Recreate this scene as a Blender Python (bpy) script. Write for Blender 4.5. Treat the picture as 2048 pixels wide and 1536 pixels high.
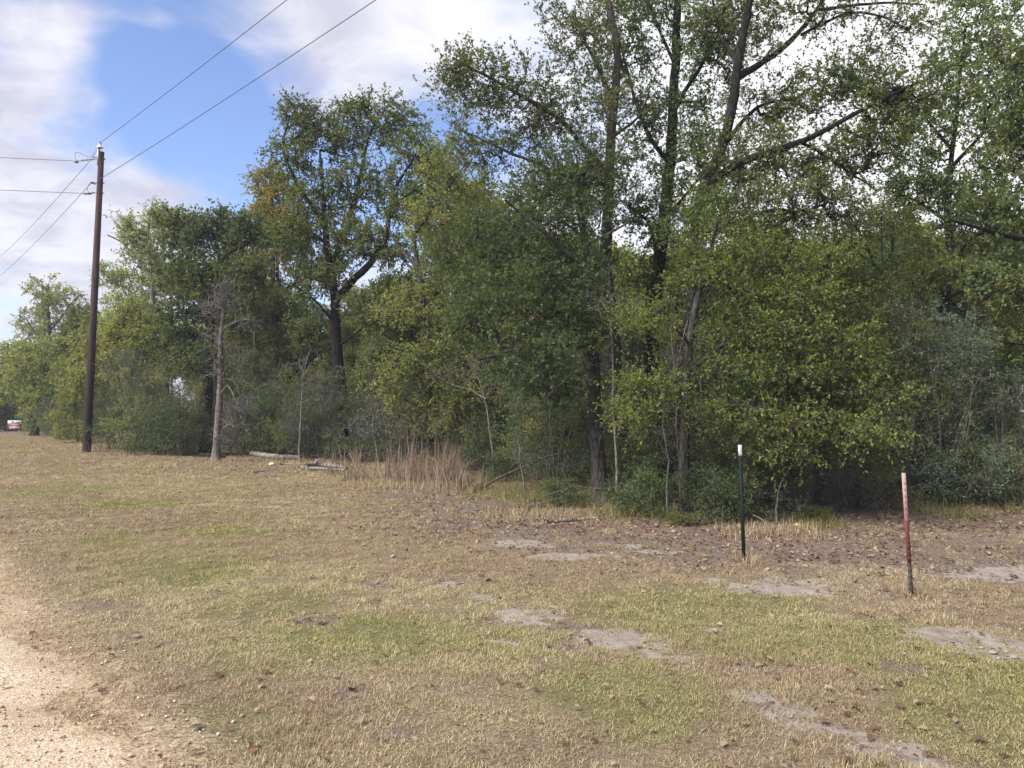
import bpy, math, random
import numpy as np
from mathutils import Vector, Matrix

for o in list(bpy.data.objects):
    bpy.data.objects.remove(o)
SC = bpy.context.scene
COL = SC.collection
R = math.radians

# ------------------------------------------------------------------ camera
CAM_H, PITCH, FPX = 1.60, R(2.0), 1540.0
cam_d = bpy.data.cameras.new('camera')
cam_d.sensor_width = 36.0
cam_d.lens = 36.0 * FPX / 2048.0
cam_d.clip_end = 3000.0
cam = bpy.data.objects.new('camera', cam_d)
COL.objects.link(cam)
cam.location = (0, 0, CAM_H)
cam.rotation_euler = (R(90) + PITCH, 0, 0)
SC.camera = cam


def ray(px, py):
    a, b = (px - 1024.0) / FPX, (768.0 - py) / FPX
    c, s = math.cos(PITCH), math.sin(PITCH)
    return np.array([a, c - b * s, s + b * c])


def at(px, py, d):                      # point seen at a photo pixel, d metres ahead
    r = ray(px, py)
    return np.array([0, 0, CAM_H]) + r * (d / r[1])


def onground(px, py):                   # point of the (flat) ground seen at a photo pixel
    r = ray(px, py)
    t = -CAM_H / r[2]
    return r[0] * t, r[1] * t


# ------------------------------------------------------------------ sky + sun
SUN_AZ, SUN_EL = R(-126), R(45)
SUN_DIR = Vector((math.sin(SUN_AZ) * math.cos(SUN_EL), math.cos(SUN_AZ) * math.cos(SUN_EL), math.sin(SUN_EL)))
W = bpy.data.worlds.new('World')
SC.world = W
W.use_nodes = True
nt = W.node_tree
nt.nodes.clear()


class NB:                               # small node-graph helper
    def __init__(s, tree):
        s.t = tree

    def n(s, typ, **kw):
        nd = s.t.nodes.new(typ)
        for k, v in kw.items():
            setattr(nd, k, v)
        return nd

    def put(s, sock, v):
        if hasattr(v, 'is_output') or isinstance(v, bpy.types.NodeSocket):
            s.t.links.new(v, sock)
        else:
            sock.default_value = v

    def math(s, op, a, b=0.0, c=0.0, clamp=False):
        nd = s.n('ShaderNodeMath', operation=op, use_clamp=clamp)
        for i, v in enumerate((a, b, c)):
            s.put(nd.inputs[i], v)
        return nd.outputs[0]

    def vmath(s, op, a, b=(0, 0, 0)):
        nd = s.n('ShaderNodeVectorMath', operation=op)
        s.put(nd.inputs[0], a)
        s.put(nd.inputs[1], b)
        return nd.outputs['Value'] if op in ('DOT_PRODUCT', 'LENGTH') else nd.outputs[0]

    def mix(s, f, a, b, blend='MIX'):
        nd = s.n('ShaderNodeMix', data_type='RGBA', blend_type=blend)
        s.put(nd.inputs[0], f)
        for i, v in ((6, a), (7, b)):
            if isinstance(v, tuple) and len(v) == 3:
                v = v + (1,)
            s.put(nd.inputs[i], v)
        return nd.outputs[2]

    def noise(s, vec, scale, detail=4.0, rough=0.55, dist=0.0):
        nd = s.n('ShaderNodeTexNoise')
        if vec is not None:
            s.put(nd.inputs['Vector'], vec)
        nd.inputs['Scale'].default_value = scale
        nd.inputs['Detail'].default_value = detail
        nd.inputs['Roughness'].default_value = rough
        nd.inputs['Distortion'].default_value = dist
        return nd.outputs[0]

    def step(s, v, lo, hi, a=0.0, b=1.0):
        nd = s.n('ShaderNodeMapRange', interpolation_type='SMOOTHSTEP')
        s.put(nd.inputs[0], v)
        for i, q in enumerate((lo, hi, a, b)):
            s.put(nd.inputs[i + 1], q)
        return nd.outputs[0]

    def ramp(s, f, stops):
        nd = s.n('ShaderNodeValToRGB')
        s.put(nd.inputs[0], f)
        cr = nd.color_ramp
        while len(cr.elements) < len(stops):
            cr.elements.new(0.5)
        for e, (p, c) in zip(cr.elements, stops):
            e.position = p
            e.color = tuple(c) + (1,)
        return nd.outputs[0]

    def attr(s, name, typ='GEOMETRY', out='Fac'):
        nd = s.n('ShaderNodeAttribute', attribute_type=typ, attribute_name=name)
        return nd.outputs[out]


g = NB(nt)
sky = g.n('ShaderNodeTexSky', sky_type='NISHITA', sun_disc=False)
sky.sun_elevation, sky.sun_rotation = SUN_EL, SUN_AZ
sky.air_density, sky.dust_density, sky.ozone_density = 1.0, 0.6, 1.5
dirv = g.n('ShaderNodeTexCoord').outputs['Generated']
sp = g.n('ShaderNodeSeparateXYZ')
g.put(sp.inputs[0], dirv)
zc = g.math('ADD', g.math('MAXIMUM', sp.outputs[2], 0.0), 0.22)
cv = g.n('ShaderNodeCombineXYZ')
g.put(cv.inputs[0], g.math('DIVIDE', sp.outputs[0], zc))
g.put(cv.inputs[1], g.math('DIVIDE', sp.outputs[1], zc))
cv.inputs[2].default_value = 3.7
cl = g.noise(cv.outputs[0], 2.6, 9.0, 0.60, 0.35)
# where the photograph shows cloud banks (+) and clear sky (-): px, py, radius in px, amount
for px, py, rad, amp in ((230, 150, 420, -0.20), (480, 300, 300, -0.26), (300, 250, 230, -0.14), (880, 260, 200, -0.12), (800, 330, 200, -0.1),
                         (10, 420, 330, 0.34), (330, 440, 200, 0.34), (130, 100, 140, 0.26), (30, 110, 140, 0.22), (150, 60, 70, .1), (680, 20, 330, 0.40), (880, 60, 200, 0.14),
                         (200, 620, 260, 0.2), (15, 640, 70, -0.2), (1500, 250, 620, 0.30), (1900, 150, 500, 0.26),
                         (195, 205, 45, 0.16), (445, 165, 35, 0.12), (310, 50, 50, 0.12)):
    D = Vector(ray(px, py)).normalized()
    ang = g.math('ARCCOSINE', g.vmath('DOT_PRODUCT', dirv, tuple(D)))
    cl = g.math('ADD', cl, g.step(ang, rad / FPX, 0.0, 0.0, amp))
mask = g.step(cl, 0.34, 0.78)
shade = g.step(g.noise(cv.outputs[0], 4.2, 8.0, 0.62, 0.5), 0.34, 0.64)
sund = g.vmath('DOT_PRODUCT', dirv, tuple(SUN_DIR))
glow = g.step(sund, 0.55, 1.0, 0.0, 0.6)
ccol = g.mix(shade, (2.4, 2.4, 2.85), (3.35, 3.33, 3.62))
ccol = g.mix(glow, ccol, (6.5, 6.4, 6.2))
Dr = Vector(ray(1750, 150)).normalized()
ccol = g.mix(g.step(g.vmath('DOT_PRODUCT', dirv, tuple(Dr)), 0.80, 0.98), ccol, (4.3, 4.28, 4.35))
blue = g.mix(1.0, sky.outputs[0], (.70, .70, .82, 1), 'MULTIPLY')
scol = g.mix(g.math('MULTIPLY', mask, 0.97), blue, ccol)
bg = g.n('ShaderNodeBackground')
bg.inputs[1].default_value = 0.09
g.put(bg.inputs[0], scol)
g.put(g.n('ShaderNodeOutputWorld').inputs[0], bg.outputs[0])

sl = bpy.data.lights.new('sun', 'SUN')
sl.energy, sl.angle, sl.color = 2.25, R(40), (1.0, 0.95, 0.87)
so = bpy.data.objects.new('sun', sl)
COL.objects.link(so)
so.rotation_euler = SUN_DIR.to_track_quat('Z', 'Y').to_euler()
so.location = (20, 20, 60)

SC.view_settings.view_transform = 'Standard'
SC.view_settings.look = 'None'
SC.view_settings.exposure = 1.68
SC.view_settings.gamma = 1.0
SC.view_settings.use_curve_mapping = False
SC.cycles.use_denoising = True
SC.cycles.denoiser = 'OPENIMAGEDENOISE'
SC.cycles.denoising_input_passes = 'RGB_ALBEDO_NORMAL'
SC.cycles.denoising_prefilter = 'ACCURATE'
SC.cycles.max_bounces = 10
SC.cycles.diffuse_bounces = 6
SC.cycles.transmission_bounces = 8
SC.cycles.glossy_bounces = 2
SC.cycles.caustics_reflective = False
SC.cycles.caustics_refractive = False
SC.render.use_persistent_data = False


# ------------------------------------------------------------------ numeric helpers
def hash2(ix, iy, seed):
    h = (ix.astype(np.int64) * 374761393 + iy.astype(np.int64) * 668265263 + seed * 982451653) & 0x7fffffff
    h = ((h ^ (h >> 13)) * 1274126177) & 0x7fffffff
    return ((h ^ (h >> 16)) & 0xffff) / 65535.0


def vnoise(x, y, s, seed=0):
    x, y = np.asarray(x, float) / s, np.asarray(y, float) / s
    ix, iy = np.floor(x), np.floor(y)
    fx, fy = x - ix, y - iy
    fx, fy = fx * fx * (3 - 2 * fx), fy * fy * (3 - 2 * fy)
    a, b = hash2(ix, iy, seed), hash2(ix + 1, iy, seed)
    c, d = hash2(ix, iy + 1, seed), hash2(ix + 1, iy + 1, seed)
    return (a * (1 - fx) + b * fx) * (1 - fy) + (c * (1 - fx) + d * fx) * fy


def fbm(x, y, s, seed=0, octv=4):
    t, w, v = 0, 0, 0.0
    for i in range(octv):
        v = v + vnoise(x, y, s / 2 ** i, seed + i * 17) * 0.5 ** i
        w += 0.5 ** i
    return v / w


def sstep(v, a, b):
    t = np.clip((np.asarray(v, float) - a) / (b - a), 0, 1)
    return t * t * (3 - 2 * t)


def gz(x, y):                           # the lie of the land
    return 0.10 * (fbm(x, y, 9.0, 5, 2) - 0.5) + 0.06 * (fbm(x, y, 0.9, 9, 3) - 0.5) + .022 * (fbm(x, y, .3, 10, 2) - .5)


def gz1(x, y):
    return float(gz(np.array([x]), np.array([y]))[0])


EDGE_PX = [(2048, 1012), (1700, 1040), (1450, 1062), (1300, 1052), (1050, 1000), (950, 958), (700, 930), (400, 914), (215, 899), (110, 873), (30, 867)]
EDGE = np.array([onground(*p) for p in EDGE_PX])
EDGE = np.vstack([[30.0, 15.5], EDGE, [-80.0, 95.0]])


def inside(x, y):                       # metres behind the edge of the wood (negative: on the lawn)
    x, y = np.asarray(x, float), np.asarray(y, float)
    best = np.full(x.shape, 1e9)
    sg = np.zeros(x.shape)
    for a, b in zip(EDGE[:-1], EDGE[1:]):
        e = b - a
        t = np.clip(((x - a[0]) * e[0] + (y - a[1]) * e[1]) / (e @ e), 0, 1)
        dx, dy = x - a[0] - t * e[0], y - a[1] - t * e[1]
        dd = np.hypot(dx, dy)
        cr = e[0] * (y - a[1]) - e[1] * (x - a[0])
        m = dd < best
        best = np.where(m, dd, best)
        sg = np.where(m, np.where(cr < 0, 1.0, -1.0), sg)
    return best * sg


def blobs(x, y, items, seed, rough=0.55, ns=0.5):
    v = np.full(np.shape(x), -9.0)
    for px, py, rx, ry in items:
        cx, cy = onground(px, py)
        y0, y1 = onground(px, py + ry)[1], onground(px, max(py - ry, 835))[1]
        sx, sy = rx * cy / FPX, max((y1 - y0) * 0.5, 0.08)
        v = np.maximum(v, 1 - np.sqrt(((x - cx) / sx) ** 2 + ((y - cy) / sy) ** 2))
    v = np.maximum(v, -1.5) + (fbm(x, y, ns, seed, 4) - 0.5) * 2.4 * rough + (fbm(x, y, ns * .25, seed + 7, 2) - .5) * .5
    return sstep(v, -0.32, 0.34)


SAND = [(1060, 1228, 75, 18), (1245, 1275, 75, 20), (1225, 1262, 60, 10), (968, 1190, 35, 7), (1600, 1176, 125, 17), (1420, 1160, 55, 6),
        (1890, 1262, 110, 16), (1990, 1285, 100, 26), (1335, 1308, 60, 6), (1500, 1388, 50, 12), (1565, 1418, 60, 14), (1650, 1452, 75, 17),
        (1750, 1488, 85, 19), (1860, 1525, 110, 22), (1045, 1088, 60, 7), (1180, 1112, 90, 6), (1330, 1104, 60, 5), (1010, 1275, 55, 8),
        (900, 1162, 24, 5), (1980, 1150, 100, 14), (1255, 1090, 40, 4), (1430, 1255, 25, 5)]
DARK = [(1120, 1075, 150, 26), (1330, 1095, 150, 22), (1900, 1085, 190, 36), (1990, 1140, 110, 24), (1130, 1285, 50, 8), (1540, 1405, 60, 9),
        (800, 1460, 70, 22), (700, 1385, 50, 15), (1765, 1222, 24, 7), (960, 1035, 120, 14), (860, 980, 90, 10), (570, 940, 120, 6),
        (1500, 1325, 50, 6), (640, 1240, 60, 16), (1800, 1330, 60, 12), (1150, 1250, 60, 6), (760, 1168, 60, 8), (1600, 1120, 100, 14)]
GREEN = [(1250, 1400, 420, 130), (700, 1290, 260, 60), (1600, 1290, 380, 80), (1900, 1420, 260, 110), (1350, 1200, 280, 40), (330, 1125, 170, 40),
         (200, 1080, 120, 26), (100, 985, 110, 12), (420, 1060, 120, 14), (560, 1200, 120, 30), (520, 1440, 180, 60), (130, 1180, 90, 26),
         (520, 945, 60, 5), (700, 950, 50, 5), (960, 985, 70, 8), (300, 1010, 120, 12)]
LITTER = [(1900, 1045, 260, 16), (1520, 1075, 220, 22), (1750, 1110, 160, 26), (1100, 1050, 120, 10)]


def z_sand(x, y): return blobs(x, y, SAND, 3, 0.75, 0.5)
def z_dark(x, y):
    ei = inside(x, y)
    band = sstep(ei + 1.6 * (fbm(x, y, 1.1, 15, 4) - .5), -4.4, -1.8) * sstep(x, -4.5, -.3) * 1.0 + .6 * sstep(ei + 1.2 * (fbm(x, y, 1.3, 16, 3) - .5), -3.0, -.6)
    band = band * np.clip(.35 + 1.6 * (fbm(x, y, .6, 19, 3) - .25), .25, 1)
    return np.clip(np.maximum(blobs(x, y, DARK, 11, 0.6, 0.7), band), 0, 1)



def z_green(x, y): return np.clip(0.24 + 0.42 * blobs(x, y, GREEN, 23, 1.0, 1.6) + 0.8 * (fbm(x, y, 1.1, 31, 4) - 0.5), 0, .85)
def z_litter(x, y):
    e = inside(x, y)
    return np.clip(blobs(x, y, LITTER, 41, 0.6, 0.8) + sstep(e, -0.5, 1.5), 0, 1)


ROAD_A, ROAD_B = np.array(onground(370, 1536)), np.array(onground(0, 1140))


def road_d(x, y):                       # metres to the left of the road's ragged edge
    e = (ROAD_B - ROAD_A) / np.linalg.norm(ROAD_B - ROAD_A)
    return -(e[0] * (np.asarray(y) - ROAD_A[1]) - e[1] * (np.asarray(x) - ROAD_A[0])) * -1.0


# ------------------------------------------------------------------ mesh helpers
def mesh(name, v, f, mats=(), mi=None, attrs=None, smooth=False):
    """v (n,3); f: (m,3) or (m,4) array or list of such arrays"""
    v = np.asarray(v, np.float32)
    fl = [np.asarray(q, np.int32) for q in (f if isinstance(f, list) else [f]) if len(q)]
    me = bpy.data.meshes.new(name)
    tot = np.concatenate([np.full(len(q), q.shape[1], np.int32) for q in fl])
    idx = np.concatenate([q.ravel() for q in fl])
    me.vertices.add(len(v))
    me.vertices.foreach_set('co', v.ravel())
    me.loops.add(len(idx))
    me.loops.foreach_set('vertex_index', idx)
    me.polygons.add(len(tot))
    st = np.zeros(len(tot), np.int32)
    st[1:] = np.cumsum(tot)[:-1]
    me.polygons.foreach_set('loop_start', st)
    me.polygons.foreach_set('loop_total', tot)
    for m in mats:
        me.materials.append(m)
    if mi is not None:
        me.polygons.foreach_set('material_index', np.asarray(mi, np.int32))
    if smooth is not False:
        sm = np.full(len(tot), True) if smooth is True else np.asarray(smooth, bool)
        me.polygons.foreach_set('use_smooth', sm)
    me.update(calc_edges=True)
    for k, a in (attrs or {}).items():
        at_ = me.attributes.new(k, 'FLOAT', 'POINT')
        at_.data.foreach_set('value', np.asarray(a, np.float32))
    return me


def obj(name, me, parent=None, loc=None):
    o = bpy.data.objects.new(name, me)
    COL.objects.link(o)
    if parent is not None:
        o.parent = parent
    if loc is not None:
        o.location = loc
    return o


def tag(o, label=None, cat=None, group=None, kind=None):
    for k, v in (('label', label), ('category', cat), ('group', group), ('kind', kind)):
        if v:
            o[k] = v
    return o


def thing(name, label, cat, loc=(0, 0, 0), rz=0.0, group=None):
    o = obj(name, None, None, loc)
    o.rotation_euler = (0, 0, rz)
    o.empty_display_size = 0.2
    return tag(o, label, cat, group)


def dup(o, parent=None):
    c = o.copy()
    COL.objects.link(c)
    c.parent = parent
    for ch in o.children:
        dup(ch, c)
    return c


def tube(P, Rr, k=8, cap=True):
    """P (B,n,3), Rr (B,n): B tubes of n rings -> verts, quads, caps"""
    P, Rr = np.asarray(P, float), np.asarray(Rr, float)
    if P.ndim == 2:
        P, Rr = P[None], Rr[None]
    B, n = P.shape[:2]
    T = np.gradient(P, axis=1)
    T /= np.linalg.norm(T, axis=2, keepdims=True) + 1e-9
    mean = P[:, -1] - P[:, 0]
    mean /= np.linalg.norm(mean, axis=1, keepdims=True) + 1e-9
    ref = np.where(np.abs(mean[:, 2:3]) < 0.8, np.array([[0, 0, 1.0]]), np.array([[1.0, 0, 0]]))
    U = np.cross(T, ref[:, None, :])
    U /= np.linalg.norm(U, axis=2, keepdims=True) + 1e-9
    V = np.cross(T, U)
    a = np.arange(k) * 2 * np.pi / k
    ring = np.cos(a)[None, None, :, None] * U[:, :, None] + np.sin(a)[None, None, :, None] * V[:, :, None]
    v = (P[:, :, None] + ring * Rr[:, :, None, None]).reshape(-1, 3)
    i = np.arange(B)[:, None, None] * n * k + np.arange(n - 1)[None, :, None] * k
    j = np.arange(k)[None, None, :]
    j2 = (j + 1) % k
    q = np.stack(np.broadcast_arrays(i + j, i + j2, i + k + j2, i + k + j), -1).reshape(-1, 4)
    return v, q[:, ::-1]


class MB:
    """collects pieces of one mesh"""
    def __init__(s):
        s.v, s.f, s.n = [], {3: [], 4: []}, 0

    def add(s, v, f):
        v, f = np.asarray(v, float), np.asarray(f, int)
        s.f[f.shape[1]].append(f + s.n)
        s.v.append(v)
        s.n += len(v)
        return s

    def tube(s, P, r, k=8, cap=True):
        P = np.asarray(P, float)
        r = np.full(len(P), r) if np.isscalar(r) else np.asarray(r, float)
        v, q = tube(P, r, k)
        base = s.n
        s.add(v, q)
        if cap:
            for end, ring in ((0, np.arange(k)), (len(P) - 1, np.arange(k) + (len(P) - 1) * k)):
                c = s.n
                s.v.append(P[end][None])
                s.n += 1
                r2 = np.roll(ring, -1)
                tri = np.stack([ring + base, r2 + base, np.full(k, c)], 1)
                s.f[3].append(tri if end else tri[:, ::-1])
        return s

    def box(s, c, h, rot=None):
        c, h = np.asarray(c, float), np.asarray(h, float)
        v = np.array([[x, y, z] for x in (-1, 1) for y in (-1, 1) for z in (-1, 1)]) * h
        if rot is not None:
            v = v @ np.asarray(rot).T
        f = np.array([[0, 1, 3, 2], [4, 6, 7, 5], [0, 4, 5, 1], [2, 3, 7, 6], [0, 2, 6, 4], [1, 5, 7, 3]])
        return s.add(v + c, f)

    def build(s, name, mats, attrs=None, smooth=False):
        fl = [np.vstack(s.f[k]) for k in (3, 4) if s.f[k]]
        return mesh(name, np.vstack(s.v), fl, mats if isinstance(mats, (list, tuple)) else [mats], None, attrs, smooth)


def smoothline(P, step=0.25):
    """Catmull-Rom through points, resampled"""
    P = np.asarray(P, float)
    if len(P) == 2:
        n = max(2, int(np.linalg.norm(P[1] - P[0]) / step) + 1)
        return P[0] + (P[1] - P[0]) * np.linspace(0, 1, n)[:, None]
    Q = np.vstack([2 * P[0] - P[1], P, 2 * P[-1] - P[-2]])
    out = []
    for i in range(1, len(Q) - 2):
        n = max(2, int(np.linalg.norm(Q[i + 1] - Q[i]) / step))
        t = np.linspace(0, 1, n, endpoint=False)[:, None]
        out.append(0.5 * (2 * Q[i] + (Q[i + 1] - Q[i - 1]) * t + (2 * Q[i - 1] - 5 * Q[i] + 4 * Q[i + 1] - Q[i + 2]) * t ** 2
                          + (3 * Q[i] - Q[i - 1] - 3 * Q[i + 1] + Q[i + 2]) * t ** 3))
    return np.vstack(out + [P[-1:]])


# ------------------------------------------------------------------ materials
def mat(name):
    m = bpy.data.materials.new(name)
    m.use_nodes = True
    m.node_tree.nodes.clear()
    return m, NB(m.node_tree)


def finish(g, col, rough=0.8, spec=0.3, bump=None, bstr=0.4, bdist=0.02, metal=0.0, trans=None):
    p = g.n('ShaderNodeBsdfPrincipled')
    g.put(p.inputs['Base Color'], col if not isinstance(col, tuple) else col + (1,))
    g.put(p.inputs['Roughness'], rough)
    g.put(p.inputs['Specular IOR Level'], spec)
    g.put(p.inputs['Metallic'], metal)
    if bump is not None:
        b = g.n('ShaderNodeBump')
        b.inputs['Strength'].default_value = bstr
        b.inputs['Distance'].default_value = bdist
        g.put(b.inputs['Height'], bump)
        g.put(p.inputs['Normal'], b.outputs[0])
    sh = p.outputs[0]
    if trans is not None:
        fac, tc = trans
        t = g.n('ShaderNodeBsdfTranslucent')
        g.put(t.inputs[0], tc)
        mx = g.n('ShaderNodeMixShader')
        mx.inputs[0].default_value = fac
        g.put(mx.inputs[1], sh)
        g.put(mx.inputs[2], t.outputs[0])
        sh = mx.outputs[0]
    g.put(g.n('ShaderNodeOutputMaterial').inputs[0], sh)


def leaf_mat(name, stops, rough=0.6, spec=0.22, tfac=0.42, var=0.25):
    m, g = mat(name)
    c = g.ramp(g.attr('rnd'), stops)
    rv = g.n('ShaderNodeObjectInfo').outputs['Random']
    hs = g.n('ShaderNodeHueSaturation')
    g.put(hs.inputs['Hue'], g.math('MULTIPLY_ADD', rv, 0.02, 0.49))
    g.put(hs.inputs['Value'], g.math('MULTIPLY_ADD', rv, var, 1.0 - var / 2))
    g.put(hs.inputs['Color'], c)
    c = hs.outputs[0]
    # the upper face of a leaf is darker than its dull underside
    c2 = g.mix(g.n('ShaderNodeNewGeometry').outputs['Backfacing'], c, g.mix(0.25, c, (0.22, 0.24, 0.17)))
    tcol = g.mix(1.0, c, (1.5, 1.45, 0.6), 'MULTIPLY')
    finish(g, c2, rough, spec, trans=(tfac, tcol))
    return m


OAK = leaf_mat('oak_leaf', [(0.0, (0.067, 0.102, 0.031)), (.45, (0.117, 0.162, 0.045)), (.80, (0.194, 0.227, 0.069)), (.93, (0.285, 0.236, 0.064)), (1.0, (0.226, 0.109, 0.049))])
OAKD = leaf_mat('oak_leaf_dark', [(0.0, (0.050, 0.089, 0.031)), (.5, (0.085, 0.140, 0.045)), (.86, (0.153, 0.187, 0.058)), (.95, (0.285, 0.167, 0.064)), (1.0, (0.226, 0.109, 0.049))])
OLIVE = leaf_mat('olive_leaf', [(0.0, (0.139, 0.173, 0.054)), (.5, (0.225, 0.256, 0.078)), (.85, (0.348, 0.346, 0.111)), (1.0, (0.493, 0.356, 0.123))], tfac=0.5)
ELM = leaf_mat('elm_leaf', [(0.0, (0.085, 0.126, 0.029)), (.55, (0.147, 0.198, 0.043)), (.88, (0.237, 0.258, 0.058)), (.965, (0.412, 0.324, 0.072)), (1.0, (0.574, 0.348, 0.072))], tfac=0.48)
GOLD = leaf_mat('gold_leaf', [(0.0, (0.147, 0.147, 0.034)), (.5, (0.264, 0.216, 0.051)), (.85, (0.397, 0.278, 0.068)), (1.0, (0.499, 0.294, 0.085))], tfac=0.5)
PALE = leaf_mat('pale_leaf', [(0.0, (0.179, 0.217, 0.094)), (.5, (0.264, 0.302, 0.133)), (.85, (0.395, 0.377, 0.170)), (1.0, (0.528, 0.320, 0.170))], tfac=0.5)
YAUPON = leaf_mat('yaupon_leaf', [(0.0, (0.044, 0.075, 0.023)), (.5, (0.088, 0.130, 0.038)), (.85, (0.151, 0.188, 0.061)), (1.0, (0.292, 0.274, 0.081))], 0.62, 0.2, 0.3)
GREYL = leaf_mat('grey_green_leaf', [(0.0, (0.054, 0.083, 0.047)), (.5, (0.100, 0.138, 0.083)), (.85, (0.183, 0.219, 0.142)), (1.0, (0.310, 0.328, 0.219))], 0.6, 0.25, 0.28)
CEDAR = leaf_mat('cedar_leaf', [(0.0, (0.042, 0.091, 0.022)), (.6, (0.085, 0.160, 0.034)), (1.0, (0.160, 0.226, 0.056))], 0.7, 0.2, 0.2)


def bark_mat(name, lo, hi, scale=14, lichen=0.35):
    m, g = mat(name)
    co = g.n('ShaderNodeTexCoord').outputs['Object']
    mp = g.n('ShaderNodeMapping')
    mp.inputs['Scale'].default_value = (1, 1, 0.22)
    g.put(mp.inputs[0], co)
    n1 = g.noise(mp.outputs[0], scale, 7, .65, 0.6)
    vo = g.n('ShaderNodeTexVoronoi', feature='DISTANCE_TO_EDGE')
    vo.inputs['Scale'].default_value = scale * 1.1
    g.put(vo.inputs['Vector'], mp.outputs[0])
    crack = g.step(vo.outputs['Distance'], 0.0, 0.16)
    c = g.mix(g.step(n1, .3, .72), lo, hi)
    c = g.mix(g.math('MULTIPLY', g.math('SUBTRACT', 1.0, crack), .6), c, tuple(q * .4 for q in lo))
    ln = g.noise(co, 2.6, 5, .6)
    c = g.mix(g.math('MULTIPLY', g.step(ln, .55, .72), lichen), c, (.26, .26, .22))
    finish(g, c, .92, .15, g.math('ADD', g.math('MULTIPLY', crack, .7), n1), .8, .02)
    return m


BARK = bark_mat('bark', (.040, .034, .030), (.10, .087, .076), 14, .22)
BARKD = bark_mat('bark_dark', (0.011, 0.009, 0.009), (0.031, 0.027, 0.025), 14, .05)
BARKP = bark_mat('bark_pale', (.11, .095, .08), (.24, .21, .185), 16, .5)
DEADB = bark_mat('bark_dead', (.11, .09, .084), (.27, .225, .21), 18, .35)
TWIGP = bark_mat('twig_pale', (.12, .108, .095), (.27, .245, .215), 22, .5)
LOGM = bark_mat('bleached_wood', (.15, .13, .11), (.36, .32, .28), 12, .4)


def plain(name, col, rough=.6, spec=.4, metal=0.0, ns=30.0, nv=.25, bump=0.0):
    m, g = mat(name)
    n = g.noise(g.n('ShaderNodeTexCoord').outputs['Object'], ns, 5, .6)
    c = g.mix(g.step(n, .3, .7), tuple(q * (1 - nv) for q in col), tuple(min(1, q * (1 + nv)) for q in col))
    finish(g, c, rough, spec, n if bump else None, bump, .01, metal)
    return m


# ------------------------------------------------------------------ ground
def graded(lo, hi, c0, c1, s0, grow):
    mid = list(np.arange(c0, c1, s0))
    a, s = [], s0
    x = c0
    while x > lo:
        s = min(s * grow, 40)
        x -= s
        a.append(x)
    b, s, x = [], s0, mid[-1]
    while x < hi:
        s = min(s * grow, 40)
        x += s
        b.append(x)
    return np.array(a[::-1] + mid + b)


gx = graded(-700, 700, -5.0, 6.5, 0.085, 1.065)
gy = graded(-60, 1200, 2.6, 11.0, 0.085, 1.055)
GX, GY = np.meshgrid(gx, gy)
vx, vy = GX.ravel(), GY.ravel()
nx, ny = len(gx), len(gy)
ii = (np.arange(ny - 1)[:, None] * nx + np.arange(nx - 1)[None]).ravel()
gf = np.stack([ii, ii + 1, ii + nx + 1, ii + nx], 1)
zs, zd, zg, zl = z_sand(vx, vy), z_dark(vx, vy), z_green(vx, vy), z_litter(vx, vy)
zdu = .85 * sstep(((vx - ROAD_A[0]) * -(ROAD_B - ROAD_A)[1] + (vy - ROAD_A[1]) * (ROAD_B - ROAD_A)[0]) / np.linalg.norm(ROAD_B - ROAD_A), -.9, .5)
gzv = gz(vx, vy)
# the little dug hole beside the red post
hx, hy = onground(1768, 1221)
gzv -= 0.07 * sstep(1 - np.sqrt(((vx - hx) / .19) ** 2 + ((vy - hy) / .15) ** 2), 0, .6)

gm, g = mat('ground_soil')
pos = g.n('ShaderNodeTexCoord').outputs['Object']
nf = g.noise(pos, 48, 6, .75)
nm = g.noise(pos, 9, 6, .65)
nl = g.noise(pos, 1.3, 5, .6)
straw = g.mix(g.step(nf, .3, .7), (.095, .070, .044), (.29, .22, .14))
straw = g.mix(g.step(nl, .35, .65), straw, g.mix(g.step(nf, .3, .7), (.085, .058, .037), (.25, .18, .118)))
grn = g.mix(g.step(nf, .3, .7), (.055, .052, .022), (.20, .185, .075))
sand = g.mix(g.step(nm, .3, .7), (.225, .182, .15), (.37, .315, .265))
sand = g.mix(g.math('MULTIPLY', g.step(nf, .48, .66), .55), sand, (.17, .135, .11))
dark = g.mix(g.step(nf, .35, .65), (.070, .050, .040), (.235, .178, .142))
lit = g.mix(g.step(nf, .35, .65), (.075, .045, .026), (.24, .135, .07))


def edgy(a, n, w=.5):
    n_ = g.math('ADD', g.math('MULTIPLY', n, .6), g.math('MULTIPLY', nf, .6))
    return g.step(g.math('ADD', a, g.math('MULTIPLY', g.math('SUBTRACT', n_, .6), w * 2.4)), .25, .75)


c = g.mix(edgy(g.attr('green'), nm, .8), straw, grn)
c = g.mix(edgy(g.attr('dust'), nm, .7), c, g.mix(g.step(nf, .35, .62), (.24, .165, .10), (.52, .395, .26)))
c = g.mix(g.math('MULTIPLY', edgy(g.attr('litter'), nm, .9), .55), c, lit)
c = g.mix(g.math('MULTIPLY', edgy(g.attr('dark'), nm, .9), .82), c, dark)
c = g.mix(g.math('MULTIPLY', edgy(g.attr('sand'), nm, 1.7), .8), c, sand)
finish(g, c, .95, .1, g.math('ADD', g.math('MULTIPLY', nf, .5), nm), .6, .03)
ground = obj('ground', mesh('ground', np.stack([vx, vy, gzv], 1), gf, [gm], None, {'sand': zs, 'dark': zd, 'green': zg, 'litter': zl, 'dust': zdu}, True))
tag(ground, kind='structure')

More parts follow.
